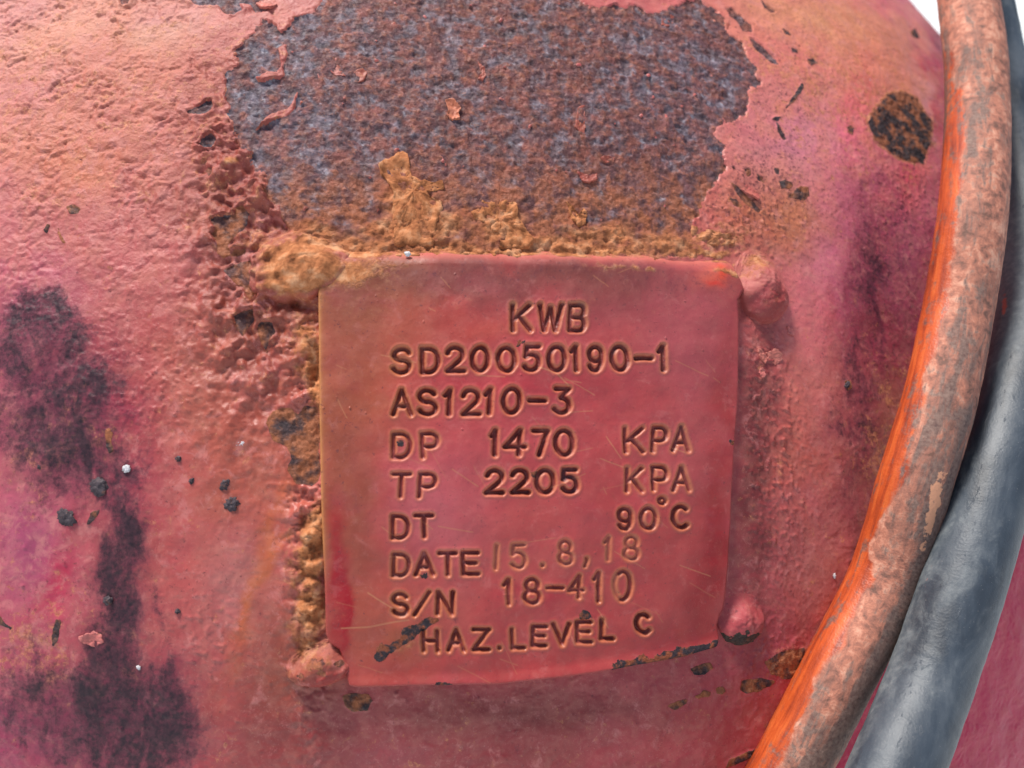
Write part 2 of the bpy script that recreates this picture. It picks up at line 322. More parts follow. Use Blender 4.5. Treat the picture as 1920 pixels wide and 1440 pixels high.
GRIME = [ (90,610,70,46,20,.95),(40,650,80,80,0,.55),(150,680,80,60,35,.85),(215,715,30,38,30,1.0),(110,760,100,50,0,.7),(140,830,90,60,0,.75),(190,900,70,60,0,.55),(90,830,60,90,0,.35),
 (235,1000,34,80,-4,1.05),(225,1120,36,100,0,1.0),(225,1220,34,60,0,.95),(180,1150,70,50,0,.4),(270,1300,34,50,20,1.1),(310,1370,60,90,0,.95),(140,1290,90,30,28,.75),(180,1300,50,50,0,.6),(60,1290,80,50,0,.45),
 (110,1380,90,60,0,.65),(250,1400,110,70,0,.8),(20,1350,60,60,0,.4),(300,1150,60,50,-30,.35),(1620,440,30,60,0,.4),(1640,540,24,70,0,.5),(1650,590,10,110,-6,.45),(1600,620,50,140,8,.3),
 (1595,760,22,50,0,.5),(1605,860,28,90,0,.42),(1600,690,50,60,0,.25),(1580,250,10,40,0,.1),(1480,230,50,40,0,.2),(1640,345,60,20,-20,.4),(1400,370,60,50,0,.25),(500,620,60,100,0,.2),(0,700,30,120,0,.4),(1770,90,18,60,-20,.5),(1200,1350,180,30,0,.2),(820,1420,200,30,0,.2)]

def tank_fields(U, V, light=False):
    PX, PY = to_px(U, V)
    cosv = 1
    # broad warping so that zones have uneven borders
    wx = fbm(U, V, 120, 4, 3) * 34; wy = fbm(U, V, 120, 4, 9) * 34
    qx = PX + wx; qy = PY + wy
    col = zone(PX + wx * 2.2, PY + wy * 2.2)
    for x, y, rx, ry, rot, c, wt in STAINS_SHADE_SHEEN:
        k = blob(PX + wx * .7, PY + wy * .7, x, y, rx * 1.05, ry * 1.05, rot) * wt
        k = np.clip(k * 1.25, 0, 1)[..., None]
        col = col * (1 - k) + s2l(c) * (np.array([1, .98, .88]) if x < 1400 else np.array([1, 1.22, .84])) * k
    v = fbm(U, V, 46, 5, 21, .6)
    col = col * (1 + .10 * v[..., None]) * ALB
    # second, small-scale tint: warm chalk against pink
    t = ss(-.1, .6, fbm(U, V, 70, 5, 33, .62))[..., None]
    warm = s2l((224, 142, 104)) * ALB
    reg = (blob(PX, PY, 180, 200, 420, 330) * .8 + blob(PX, PY, 1560, 160, 240, 180) * .9 + .12)[..., None]
    col = col * (1 - t * .45 * np.clip(reg, 0, 1)) + warm * t * .45 * np.clip(reg, 0, 1)
    kr = ss(900, 1450, PX) ; kt = kr * ss(1000, 600, PY); kb = kr * (1 - ss(1000, 600, PY))
    col = col * (np.array([.90, .745, .84]) * (1 - kr)[..., None] + np.array([1.12, .98, 1.05]) * kt[..., None] + np.array([1.08, .92, .96]) * kb[..., None])
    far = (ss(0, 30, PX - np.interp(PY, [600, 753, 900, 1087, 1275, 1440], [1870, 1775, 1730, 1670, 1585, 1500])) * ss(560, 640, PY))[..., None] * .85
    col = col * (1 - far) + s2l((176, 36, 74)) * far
    # bare field
    jag = fbm(U, V, 44, 5, 5, .60) * 12 + fbm(U, V, 11, 3, 51, .6) * 2.5
    f = sdf(U, V, S(BARE_BIG)) + jag
    for isl in ISLANDS:
        f = np.minimum(f, -(sdf(U, V, S(isl), 30) + jag * .35))
    # small random paint remnants within
    rem = fbm(U, V, 34, 3, 77) - .86 + ss(200, 60, PY) * .05 * 0
    f = np.where((f > 6), np.minimum(f, np.maximum(-rem * 60, -4)), f)
    dark = np.zeros_like(f); fch = np.full(f.shape, -99., F)
    for pts, dk in CHIPS:
        fd = sdf(U, V, S(pts), 80); fc = fd + jag * .26
        f = np.maximum(f, fc); fch = np.maximum(fch, fc); dark = np.maximum(dark, ss(-72, -14, fd) * dk)
    # scattered pin chips
    pc = fbm(U, V, 15, 2, 91)
    dens = blob(PX, PY, 1460, 120, 150, 220) * .30 + blob(PX, PY, 1400, 380, 100, 80) * .25 + blob(PX, PY, 200, 300, 260, 300) * .04 + blob(PX, PY, 400, 420, 90, 160) * .20
    fp = (pc - (1.12 - dens)) * 30
    f = np.maximum(f, np.minimum(fp, 6)); dark = np.maximum(dark, ss(-2, 1, fp) * .6)
    bare = np.clip(.5 + f / 10., 0, 1)
    och = np.zeros_like(f)
    for x, y, rx, ry, rot, wt in OCHRE: och = np.maximum(och, blob(PX + wx * .5, PY + wy * .5, x, y, rx, ry, rot) * wt)
    och = np.clip(och + .10 * ss(150, 470, PY) * (bare > .5), 0, 1.2) * (1 - .75 * ss(-3, 3, fch))
    gr = np.zeros_like(f)
    for x, y, rx, ry, rot, wt in GRIME: gr = 1 - (1 - gr) * (1 - np.clip(blob(qx, qy, x, y, rx * 1.25, ry * 1.2, rot) * wt, 0, 1))
    # ---- heights (pixels)
    h = fbm(U, V, 240, 3, 101) * 4
    ang = math.radians(-32); cu = U * math.cos(ang) + V * math.sin(ang); cv = -U * math.sin(ang) + V * math.cos(ang)
    ul0 = np.clip(blob(PX, PY, 150, 150, 480, 420) * 1.2, 0, 1)
    wq = fbm(U, V, 44, 3, 113) * 16; wq2 = fbm(U, V, 44, 3, 115) * 16
    wr = .7 * fbm(cu + wq, (cv + wq2) * 1.4, 25, 5, 111, .62) + .55 * ul0 * (.35 - np.abs(fbm(cu + wq2, cv + wq, 22, 4, 117, .6)))
    wr = wr * (.45 + 1.0 * ss(-.5, .6, fbm(U, V, 110, 3, 119)))
    ul = np.clip(blob(PX, PY, 150, 150, 480, 420) * 1.2, 0, 1)
    right = blob(PX, PY, 1560, 180, 260, 260)
    pim = np.maximum(fbm(U + wq * .3, V, 13, 3, 121, .6) - .12, 0)
    pr = np.clip(blob(PX, PY, 1440, 800, 55, 260, -6) * 1.2 + blob(PX, PY, 1400, 400, 110, 80) * 1. + blob(PX, PY, 1700, 380, 70, 90) * .5 + blob(PX, PY, 300, 720, 130, 120) * .7 + right * .18 + blob(PX, PY, 1440, 1230, 80, 60) * .5 + blob(PX,PY,380,1190,90,100)*.5, 0, 1)
    lump = np.clip(blob(PX, PY, 490, 560, 105, 240) * 1.2 + blob(PX, PY, 440, 330, 90, 160) * .7, 0, 1)
    paint_h = wr * (.8 + 3.3 * ul + .5 * right) + pim * 5 * pr + pim * .8
    paint_h = paint_h + lump * (fbm(U, V, 58, 3, 131, .55) * 17 + np.maximum(fbm(U + wq, V + wq2, 26, 2, 137), -.1) * 9)
    edge_lip = np.exp(-((f + 4) / 5.) ** 2) * (1.2 + 5.0 * np.maximum(fbm(U, V, 40, 2, 141), 0)) * (1 - .6 * ss(900, 1100, PX))
    lipreg = ss(-60, -1, f) if False else 1
    ped = ss(1.0, -3.0, f)                    # 1 on coat, 0 on bare
    soft = ss(.5, .75, dark); thick = 4.2 * (1 + .5 * fbm(U, V, 90, 2, 143)) 
    bare_h = fbm(U, V, 13, 4, 151, .68) * 1.5 + fbm(U, V, 60, 3, 153) * 2.2
    h = h + ped * (paint_h + thick + edge_lip * (1 - soft)) + (1 - ped) * (bare_h + 3.0 * soft)
    # crust along the plate
    cr = np.clip(och * 1.1 - .25, 0, 1)
    left = blob(PX, PY, 585, 900, 42, 380)
    left = np.clip(left * 1.3, 0, 1) * (1 - .9 * ss(-8, 2, fch))
    rough = 1 - .75 * blob(PX, PY, 530, 490, 90, 60) - .6 * blob(PX, PY, 1420, 530, 60, 60)
    h = h + cr * (2 + fbm(U, V, 26, 5, 161, .6) * 6 * rough) + left * (9 + fbm(U, V, 40, 5, 171, .60) * 15)
    # dents
    for x, y, rx, ry, rot, hh in [(565, 574, 34, 12, 8, -20), (1400, 572, 14, 20, 0, -16), (430, 1120, 90, 30, -60, -2), (1460, 690, 9, 26, 30, 3)]:
        h = h + hh * blob(PX, PY, x, y, rx, ry, rot)
    smooth = np.clip(blob(PX, PY, 1870, 1250, 170, 500) * 1.6, 0, 1)
    h = h * (1 - .0 * smooth)
    rgh = .44 + .12 * ul - .16 * blob(PX, PY, 1580, 520, 170, 230) - .06 * ss(900, 1400, PY) - .1 * blob(PX, PY, 440, 1080, 80, 120)
    rel = .14 + .75 * ul + .3 * lump + .15 * pr
    # colour of the bare metal: rust lumps between grey-blue scale
    a = fbm(U, V, 44, 5, 201, .62) + .35 * fbm(U, V, 150, 3, 205); b2 = fbm(U, V, 17, 4, 211, .6); c3 = fbm(U, V, 46, 6, 221, .62)
    bluew = .88 * ss(-.22, .52, a - .12 + .30 * blob(PX, PY, 500, 200, 130, 200) + .12 * blob(PX, PY, 1300, 180, 130, 150) - .34 * ss(230, 420, PY))
    rustc = (s2l((94, 56, 58)) * (1 - ss(-.25, .45, c3))[..., None] + s2l((130, 70, 58)) * ss(-.25, .45, c3)[..., None])
    rustc = rustc * (1 - .75 * ss(.25, .6, b2)[..., None]) + s2l((156, 92, 66)) * .75 * ss(.25, .6, b2)[..., None]
    gyc = s2l((78, 70, 80)) * (1 - ss(-.3, .4, b2)[..., None]) + s2l((118, 114, 126)) * ss(-.3, .4, b2)[..., None]
    lt = .6 * ss(.50, .85, fbm(U, V, 17, 3, 231) + .14 * blob(PX, PY, 480, 200, 120, 220) + .1 * blob(PX, PY, 1280, 200, 150, 150))[..., None]
    gyc = gyc * (1 - lt) + s2l((186, 190, 202)) * lt
    dkk = ss(.20, .65, fbm(U, V, 26, 4, 241))[..., None]
    sc = rustc * (1 - bluew[..., None]) + gyc * bluew[..., None]
    sc = sc * (1 - .6 * dkk) + s2l((56, 42, 50)) * .6 * dkk
    olo = s2l((44, 40, 44)) * (1 - ss(.0, .4, c3 + .4 * blob(PX, PY, 1690, 205, 50, 40) + .2 * blob(PX, PY, 1450, 1240, 80, 60))[..., None]) + s2l((140, 84, 56)) * ss(.0, .4, c3 + .4 * blob(PX, PY, 1690, 205, 50, 40) + .2 * blob(PX, PY, 1450, 1240, 80, 60))[..., None]
    mean = s2l((108, 72, 74)) * (1 + .5 * fbm(U, V, 150, 3, 261))[..., None]
    mb_ = np.clip(blob(PX, PY, 500, 200, 150, 240) + .8 * blob(PX, PY, 1290, 190, 150, 190) + .4 * fbm(U, V, 110, 3, 263), 0, 1)[..., None]
    mo_ = np.clip(ss(250, 450, PY) + .5 * fbm(U, V, 90, 3, 265), 0, 1)[..., None]
    mean = mean * (1 - .8 * mb_) + s2l((104, 98, 116)) * .8 * mb_
    mean = mean * (1 - .7 * mo_) + s2l((150, 88, 60)) * .7 * mo_
    run = ss(.1, .6, fbm(U * 1.0, V * .22, 24, 4, 267))[..., None] * .35
    mean = mean * (1 - run) + s2l((140, 74, 56)) * run
    sc = (sc * .72 + mean * .28) * (1 + .35 * np.clip(fbm(U, V, 30, 4, 271, .6), -.8, .8))[..., None]
    sc = sc * (1 - dark[..., None]) + olo * dark[..., None]
    lowr = (ss(260, 420, PY) * ss(-.3, .5, c3 + .2))[..., None] * .6
    sc = sc * (1 - lowr) + s2l((164, 96, 58)) * lowr
    h = h + (1 - ped) * ((1 - bluew) * 2.4 + b2 * 2.0 * (1 - .4 * dark))
    halo = np.exp(-((f + 4) / 7.) ** 2) * soft * .8 * blob(PX, PY, 1690, 230, 120, 140)
    och = np.maximum(och, halo)
    t0 = .6 * blob(PX, PY, 1560, 150, 240, 200) + .55 * blob(PX, PY, 180, 160, 380, 200) + .45 * blob(PX, PY, 60, 1180, 150, 110) + .8 * blob(PX, PY, 90, 830, 100, 90) + .7 * blob(PX, PY, 1660, 820, 80, 140) + .6 * blob(PX, PY, 180, 1300, 180, 50, 25) + .5 * blob(PX, PY, 480, 480, 110, 200)
    t1 = .25 + .5 * blob(PX, PY, 1550, 180, 260, 260) + .4 * blob(PX, PY, 150, 300, 350, 350) + .4 * blob(PX, PY, 100, 1000, 120, 200)
    t2 = .1 + .7 * blob(PX, PY, 1470, 200, 180, 200) + .9 * blob(PX, PY, 1650, 560, 50, 220) + .7 * blob(PX, PY, 1420, 380, 120, 90) + .5 * blob(PX, PY, 1610, 850, 70, 150) + .4 * blob(PX, PY, 150, 1250, 300, 250)
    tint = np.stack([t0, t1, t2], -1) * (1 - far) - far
    mask = np.stack([bare, och, np.clip(gr, 0, 1)], -1)
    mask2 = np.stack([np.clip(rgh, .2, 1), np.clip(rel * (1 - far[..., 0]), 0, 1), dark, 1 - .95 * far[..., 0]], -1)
    return h, dict(paint=col, mask=mask, mask2=mask2, scale=sc, tint=tint)

def axis(lo, hi, step, LO, HI):
    a = list(np.arange(lo, hi, step)); s = step; x = hi; up = []
    while x < HI: up.append(x); s *= 1.045; x += s
    s = step; x = lo - step; dn = []
    while x > LO: dn.append(x); s *= 1.045; x -= s
    return np.array(dn[::-1] + a + up + [HI])
eu, ev = ray_ab(np.array([0, 0, 0, 960, 960, 1700.]), np.array([0, 720, 1440, 0, 1440, 30.]))
eu2, ev2 = ray_ab(np.array([1780., 1850., 1920]), np.array([300., 720., 1440]))
LIM = math.radians(84) * UPX
us = axis(min(eu) - 20, max(ev2.max() * 0 + eu2[0], eu[5]) + 40, 2.7, -LIM, LIM)
vs = axis(min(ev) - 20, max(ev2.max(), ev.max()) + 10, 2.7, -LIM, LIM)
print('tank grid', len(us), len(vs), 'u', us[0], us[-1], eu, ev, eu2, ev2)
U, V = np.meshgrid(us, vs)
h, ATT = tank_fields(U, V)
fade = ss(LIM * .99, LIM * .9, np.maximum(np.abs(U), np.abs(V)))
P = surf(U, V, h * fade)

def root(name, label, cat, cam_loc, group=None):
    o = bpy.data.objects.new(name, None); COL.objects.link(o); o.empty_display_size = .05
    o.matrix_world = RIG @ Matrix.Translation(Vector(cam_loc)); o['label'] = label; o['category'] = cat
    if group: o['group'] = group
    return o
tank = root('air_receiver_tank', 'faded red pressure tank with stamped nameplate and a large bare rusty patch', 'tank', CEN)
link('tank_head', grid_mesh('tank_head', P, ATT), tank, M_TANK)
# the cylindrical shell behind the head
ax = -Nv; n_ = 96; rows = []
for k, (t, rr) in enumerate([(-.012, R - .004), (.03, R - .001), (.10, R), (.45, R), (.8, R), (.86, R * .9), (.9, R * .55), (.915, 0.001)]):
    a = np.linspace(0, 2 * np.pi, n_, endpoint=False)
    rows.append(np.cos(a)[:, None] * Xv * rr + np.sin(a)[:, None] * Zv * rr + ax * t)
Pc = np.stack(rows); me = grid_mesh('tank_shell', Pc, {}, closed_u=True)
set_attr(me, 'paint', (*(s2l((200, 100, 95)) * ALB), 1)); set_attr(me, 'mask', (0, .1, .1, 1)); set_attr(me, 'mask2', (.5, .3, 0, 1))
link('tank_shell', me, tank, M_TANK)

# ------------------------------------------------------------------ nameplate
def catmull(pts, n):
    P_ = np.array(pts, float); d = np.r_[0, np.cumsum(np.hypot(*np.diff(P_, axis=0).T))]; d /= d[-1]
    t = np.linspace(0, 1, n); lin = np.stack([np.interp(t, d, P_[:, k]) for k in range(2)], -1)
    return lin
TOPE = [(606,478),(622,471),(645,467),(800,461),(1000,463),(1200,470),(1330,476),(1370,479),(1384,485)]
RIGHT = [(1384,485),(1381,495),(1384,512),(1392,528),(1396,541),(1389,554),(1382,563),(1385,600),(1385,750),(1378,810),(1374,880),(1371,970),(1365,1050),(1359,1110),(1356,1140),(1349,1156),(1345,1172),(1347,1195),(1340,1211)]
BOT = [(656,1284),(672,1286),(822,1282),(935,1279),(1072,1264),(1140,1254),(1280,1230),(1340,1211)]
LEFT = [(606,478),(599,495),(597,540),(597,585),(599,780),(603,967),(609,1117),(611,1190),(618,1206),(636,1218),(641,1232),(643,1250),(650,1270),(656,1284)]
NX, NY = 600, 620
hT = 21.0 # plate face above the tank, px
def coons(T, B, L, Rr, nx, ny):
    T = catmull(T, nx); B = catmull(B, nx); L = catmull(L, ny); Rr = catmull(Rr, ny)
    u = np.linspace(0, 1, nx)[None, :, None]; v = np.linspace(0, 1, ny)[:, None, None]
    return ((1 - v) * T[None] + v * B[None] + (1 - u) * L[:, None] + u * Rr[:, None]
            - ((1 - u) * (1 - v) * T[0] + u * (1 - v) * T[-1] + (1 - u) * v * B[0] + u * v * B[-1]))
Q = coons(TOPE, BOT, LEFT, RIGHT, NX, NY)
QX = Q[..., 0]; QY = Q[..., 1]

# single-stroke stamped alphabet, box 0..1, y down
def arc(cx, cy, rx, ry, a0, a1, n=14):
    return [(cx + rx * math.cos(math.radians(a0 + (a1 - a0) * i / n)), cy + ry * math.sin(math.radians(a0 + (a1 - a0) * i / n))) for i in range(n + 1)]
FONT = {
 'K': [[(0,0),(0,1)],[(1,0),(0,.62)],[(.34,.42),(1,1)]],
 'W': [[(0,0),(.24,1),(.5,.1),(.76,1),(1,0)]],
 'B': [[(0,0),(0,1)],[(0,0),(.62,0)]+arc(.62,.24,.32,.24,-90,90,8)+[(0,.48)],[(.62,.48)]+arc(.64,.74,.36,.26,-90,90,8)+[(0,1)]],
 'S': [arc(.5,.25,.46,.25,-20,-180,10)+arc(.5,.25,.46,.25,-180,-270,6)[1:]+arc(.5,.74,.5,.26,-90,160,14)],
 'D': [[(0,0),(0,1),(.4,1)]+arc(.4,.5,.6,.5,90,-90,16)+[(0,0)]],
 '2': [arc(.5,.29,.46,.29,-170,35,12)+[(0,1),(1,1)]],
 '0': [arc(.5,.5,.5,.5,0,360,26)],
 '5': [[(.92,0),(.16,0),(.08,.44)]+arc(.46,.67,.5,.33,-130,150,16)],
 '1': [[(0,.22),(.62,0),(.62,1)]],
 'I': [[(.5,0),(.5,1)]],
 '9': [arc(.5,.31,.46,.31,0,360,18),arc(.46,.45,.5,.55,-15,140,12)],
 '6': [arc(.5,.69,.46,.31,0,360,18)],
 '-': [[(0,.5),(1,.5)]],
 'A': [[(0,1),(.5,0),(1,1)],[(.2,.66),(.8,.66)]],
 '3': [[(.12,0),(.92,0),(.45,.38)]+arc(.45,.69,.5,.31,-80,150,14)],
 'P': [[(0,1),(0,0),(.55,0)]+arc(.55,.28,.42,.28,-90,90,10)+[(0,.56)]],
 '4': [[(.72,1),(.72,0),(0,.68),(1,.68)]],
 '7': [[(0,0),(1,0),(.32,1)]],
 'T': [[(0,0),(1,0)],[(.5,0),(.5,1)]],
 'C': [arc(.52,.5,.5,.5,-48,-312,22)],
 'E': [[(1,0),(0,0),(0,1),(1,1)],[(0,.48),(.85,.48)]],
 '8': [arc(.5,.25,.40,.25,0,360,18),arc(.5,.74,.5,.26,0,360,18)],
 '.': [[(.5,.95),(.5,1)]], ',': [[(.6,0),(.6,.3),(.1,1)]],
 '/': [[(0,1),(1,0)]], 'N': [[(0,1),(0,0),(1,1),(1,0)]],
 'H': [[(0,0),(0,1)],[(1,0),(1,1)],[(0,.5),(1,.5)]],
 'Z': [[(0,0),(1,0),(0,1),(1,1)]], 'L': [[(0,0),(0,1),(1,1)]], 'V': [[(0,0),(.5,1),(1,0)]],
 'o': [arc(.5,.5,.5,.5,0,360,12)],
 'J': [arc(.5,.5,.5,.5,-120,95,16)],
}
CH = []   # char, x0, y0, x1, y1, half width, depth
def row(s, spans, yl, yr, hgt, hw, dp):
    x0 = spans[0][0]; x1 = spans[-1][1]
    for c, (a, b) in zip(s, spans):
        t = ((a + b) / 2 - x0) / max(x1 - x0, 1); y = yl + (yr - yl) * t
        CH.append((c, a, y, b, y + hgt, hw, dp))
row('KWB', [(958,997),(1008,1055),(1066,1100)], 570, 569, 54, 4.8, 1)
row('SD20050190-1', [(734,772),(788,825),(834,872),(882,919),(931,969),(979,1014),(1024,1061),(1067,1088),(1100,1132),(1142,1179),(1188,1223),(1232,1251)], 650, 646, 51, 4.9, 1)
row('AS1210-3', [(733,773),(782,820),(831,851),(864,901),(907,926),(940,978),(989,1025),(1036,1073)], 729, 725, 52, 4.9, 1)
row('DP', [(734,772),(789,825)], 810, 809, 50, 4.2, .8)
row('1470', [(918,936),(943,987),(998,1031),(1038,1077)], 804, 803, 53, 5.0, 1.05)
row('KPA', [(1168,1206),(1221,1252),(1259,1294)], 800, 798, 50, 4.0, .8)
row('TP', [(734,771),(785,820)], 887, 886, 48, 4.0, .8)
row('2205', [(908,945),(956,993),(1002,1041),(1050,1085)], 879, 877, 49, 5.0, 1.05)
row('KPA', [(1173,1206),(1221,1252),(1257,1293)], 875, 873, 48, 3.8, .75)
row('DT', [(734,769),(777,814)], 964, 963, 47, 4.1, .85)
row('90', [(1155,1185),(1198,1231)], 950, 949, 44, 4.1, .85)
CH.append(('o', 1233, 931, 1249, 947, 2.8, .7)); CH.append(('C', 1256, 946, 1292, 992, 4.3, .85))
row('DATE', [(734,769),(777,816),(821,857),(866,900)], 1037, 1032, 46, 4.2, .85)
CH.append(('I', 922, 1020, 938, 1069, 3.0, .45))
row('5', [(957,988)], 1018, 1018, 48, 3.4, .5); CH.append(('.', 1014, 1020, 1021, 1062, 3.2, .55)); row('8', [(1046,1075)], 1012, 1012, 48, 3.4, .5)
CH.append((',', 1094, 1044, 1106, 1063, 3.0, .6)); row('18', [(1132,1147),(1167,1197)], 1005, 1003, 47, 3.3, .45)
row('S', [(734,767)], 1110, 1110, 45, 4.4, .9); CH.append(('/', 776, 1108, 808, 1156, 3.8, .85)); row('N', [(819,852)], 1108, 1108, 46, 4.2, .9)
row('18', [(943,962),(981,1015)], 1084, 1081, 51, 4.2, .7); CH.append(('-', 1024, 1090, 1058, 1116, 3.6, .7))
row('4', [(1066,1097)], 1076, 1076, 46, 3.6, .65); CH.append(('1', 1112, 1071, 1130, 1130, 3.8, .8)); CH.append(('J', 1150, 1068, 1185, 1127, 4.0, .75)); CH.append(('0', 1150, 1068, 1185, 1127, 3.2, .32))
row('HAZ', [(791,823),(838,872),(885,919)], 1180, 1176, 43, 3.8, .85); CH.append(('.', 931, 1176, 939, 1216, 3.2, .8))
CH.append(('L', 957, 1176, 985, 1216, 3.9, .85)); CH.append(('E', 997, 1172, 1027, 1213, 3.9, .85)); CH.append(('V', 1036, 1167, 1072, 1210, 3.9, .85))
CH.append(('E', 1080, 1163, 1111, 1205, 3.9, .85)); CH.append(('L', 1124, 1158, 1151, 1199, 3.9, .85)); CH.append(('C', 1190, 1149, 1223, 1189, 4.5, 1))
groove = np.zeros(QX.shape, F); rim = np.zeros(QX.shape, F); near = np.zeros(QX.shape, F); inner = np.zeros(QX.shape, F)
wob = fbm(QX, QY, 14, 2, 301) * .7
for c, x0, y0, x1, y1, hw, dp in CH:
    x0 += hw * .75; x1 -= hw * .75; y0 += hw * .75; y1 -= hw * .75
    pad = 20
    m = (QX > x0 - pad) & (QX < x1 + pad) & (QY > y0 - pad) & (QY < y1 + pad)
    if not m.any(): continue
    x = QX[m]; y = QY[m]; d = np.full(x.shape, 1e9, F)
    jx, jy, sk = random.uniform(-1, 1), random.uniform(-1, 1), random.uniform(-.055, .055); kd = random.uniform(.86, 1.1)
    for st in FONT[c]:
        pts = [(x0 + a * (x1 - x0) + jx + sk * (b - .5) * (y1 - y0), y0 + b * (y1 - y0) + jy) for a, b in st]
        d = np.minimum(d, seg_dist(x, y, pts))
    d = d + wob[m]
    fade_ch = kd * (1.0 + .34 * pn(x / 24., y / 24., 17))
    gd = ss(hw + 2.6, hw * .15, d) * dp * fade_ch
    groove[m] = np.maximum(groove[m], gd)
    rim[m] = np.maximum(rim[m], np.exp(-((d - hw - 4.4) / 2.6) ** 2) * dp)
    inner[m] = np.maximum(inner[m], ss(hw + .6, hw - 2.4, d) * dp)
    near[m] = np.maximum(near[m], np.exp(-(np.maximum(d - hw, 0) / 4.5) ** 2))
outline = list(map(tuple, catmull(TOPE, 50))) + list(map(tuple, catmull(RIGHT, 60)))[1:] + list(map(tuple, catmull(BOT, 50)))[::-1][1:] + list(map(tuple, catmull(LEFT, 60)))[::-1][1:-1]
de = seg_dist(QX, QY, outline, True)
dtop = seg_dist(QX, QY, TOPE); dbot = seg_dist(QX, QY, BOT); dlef = seg_dist(QX, QY, LEFT); drig = seg_dist(QX, QY, RIGHT)
hp = np.full(QX.shape, hT, F)
hp -= 21 * (1 - np.clip(dtop / 34, 0, 1)) ** 1.6                # rolled top edge
hp -= 3.2 * (1 - np.sqrt(np.clip(1 - (1 - np.clip(np.minimum(dlef, drig) / 5, 0, 1)) ** 2, 0, 1)))
hp -= 3 * (1 - np.sqrt(np.clip(1 - (1 - np.clip(dbot / 4, 0, 1)) ** 2, 0, 1)))
hp += 8 * np.exp(-(dbot / 16) ** 2)
hp += fbm(QX, QY, 200, 3, 311) * 5 + fbm(QX, QY, 34, 3, 313) * .55
hp += np.maximum(fbm(QX, QY, 10, 2, 315) - .80, 0) * 7 * ss(.0, .5, fbm(QX, QY, 120, 2, 317) + .1)
hp += 5 * blob(QX, QY, 1000, 860, 420, 420) - 4 * blob(QX, QY, 1390, 540, 30, 30) * 0
hp -= groove * 8.5; hp += rim * .8
for x, y, r_, k in [(1346, 512, 26, 2.2), (640, 720, 22, 1.2), (1065, 1040, 60, 1.0)]: hp += k * blob(QX, QY, x, y, r_, r_)
pu, pv = ray_ab(QX, QY, hT * MM)
PP = surf(pu, pv, hp)
# close the plate: side walls going into the tank
def ring_pad(A, f):
    B = np.zeros((A.shape[0] + 4, A.shape[1] + 4) + A.shape[2:], A.dtype); B[2:-2, 2:-2] = A
    for k in (1, 0):
        B[k, 2:-2] = A[0]; B[-1 - k, 2:-2] = A[-1]; B[2:-2, k] = A[:, 0]; B[2:-2, -1 - k] = A[:, -1]
        for (r, c, v) in ((k, slice(0, 2), A[0, 0]), (k, slice(-2, None), A[0, -1]), (-1 - k, slice(0, 2), A[-1, 0]), (-1 - k, slice(-2, None), A[-1, -1])): B[r, c] = v
    return B
pu2 = ring_pad(pu, 0); pv2 = ring_pad(pv, 0); hp2 = ring_pad(hp, 0)
pu2[:, 0] += 9; pu2[:, -1] -= 13; pv2[-1, :] -= 15      # undercut: the plate stands off the tank
hp2[1, :] = np.minimum(hp2[1, :], hT - 14); hp2[0, :] = -14; hp2[-2, 1:-1] -= 4; hp2[-1, :] = -14
hp2[1:-1, 1] -= 5; hp2[:, 0] = -14; hp2[1:-1, -2] -= 5; hp2[:, -1] = -14
PP = surf(pu2, pv2, hp2)
# plate colours
wx = fbm(QX, QY, 120, 4, 403) * 30; wy = fbm(QX, QY, 120, 4, 409) * 30
base = np.zeros(QX.shape + (3,)) + s2l((182, 72, 70))
PST = [(680,560,110,120,0,(150,88,62),.75),(680,525,110,46,0,(150,88,48),.95),(780,530,60,40,0,(158,98,60),.7),(640,800,50,330,0,(176,92,68),.8),(700,740,90,80,0,(184,98,62),.6),(760,640,60,60,0,(188,88,66),.6),
 (1150,560,180,80,0,(160,80,84),.55),(1050,518,300,32,0,(112,62,60),.85),(900,525,420,44,0,(136,68,58),.6),(655,900,46,320,0,(156,76,56),.6),(1350,620,40,140,0,(140,60,62),.4),(860,530,120,30,0,(136,72,66),.6),(1000,800,200,200,0,(196,76,82),.6),(830,960,90,110,0,(204,98,106),.75),(1000,1000,160,120,0,(200,84,80),.5),(1290,650,90,180,0,(180,86,92),.6),
 (1010,1115,80,20,-10,(176,36,54),.6),(940,720,180,16,0,(190,52,64),.5),(900,610,90,30,0,(192,80,64),.5),(1200,980,70,200,0,(190,66,66),.4),(1330,1030,30,160,4,(150,30,36),.75),(1290,1190,110,36,-12,(150,44,44),.6),(1350,900,20,200,3,(160,40,40),.7),
 (1000,1230,260,34,-4,(178,60,60),.6),(720,1150,110,90,0,(184,88,66),.6),(640,1150,14,120,-4,(166,22,34),.95),(622,1080,12,150,-3,(170,30,40),.8),(760,1260,130,16,-1,(150,60,50),.4),(1150,1150,110,60,0,(186,66,66),.4),
 (1345,512,30,26,0,(226,104,84),.8),(1360,500,12,16,0,(232,80,50),.8),(1346,526,12,9,20,(235,60,46),.7),(1280,860,80,90,0,(196,90,92),.4),(760,1210,60,30,0,(150,80,44),.5)]
for x, y, rx, ry, rot, c, wt in PST:
    k = np.clip(blob(QX + wx, QY + wy, x, y, rx, ry, rot) * wt * 1.2, 0, 1)[..., None]; base = base * (1 - k) + s2l(c) * k
toplip_lit = np.exp(-((dtop - 8) / 12) ** 2)[..., None]  # highlight on the rolled top lip, painted into the colour
base = base * (1 - .75 * toplip_lit) + s2l((222, 120, 104)) * .75 * toplip_lit
base = base * (1 + .10 * fbm(QX, QY, 60, 4, 421)[..., None]) * ALB
leftedge = np.exp(-(dlef / 14) ** 2)[..., None] * ss(1120, 1000, QY)[..., None]
base = base * (1 - .5 * leftedge) + s2l((182, 112, 62)) * ALB * .5 * leftedge
gi = np.clip(inner * .78, 0, 1)[..., None]
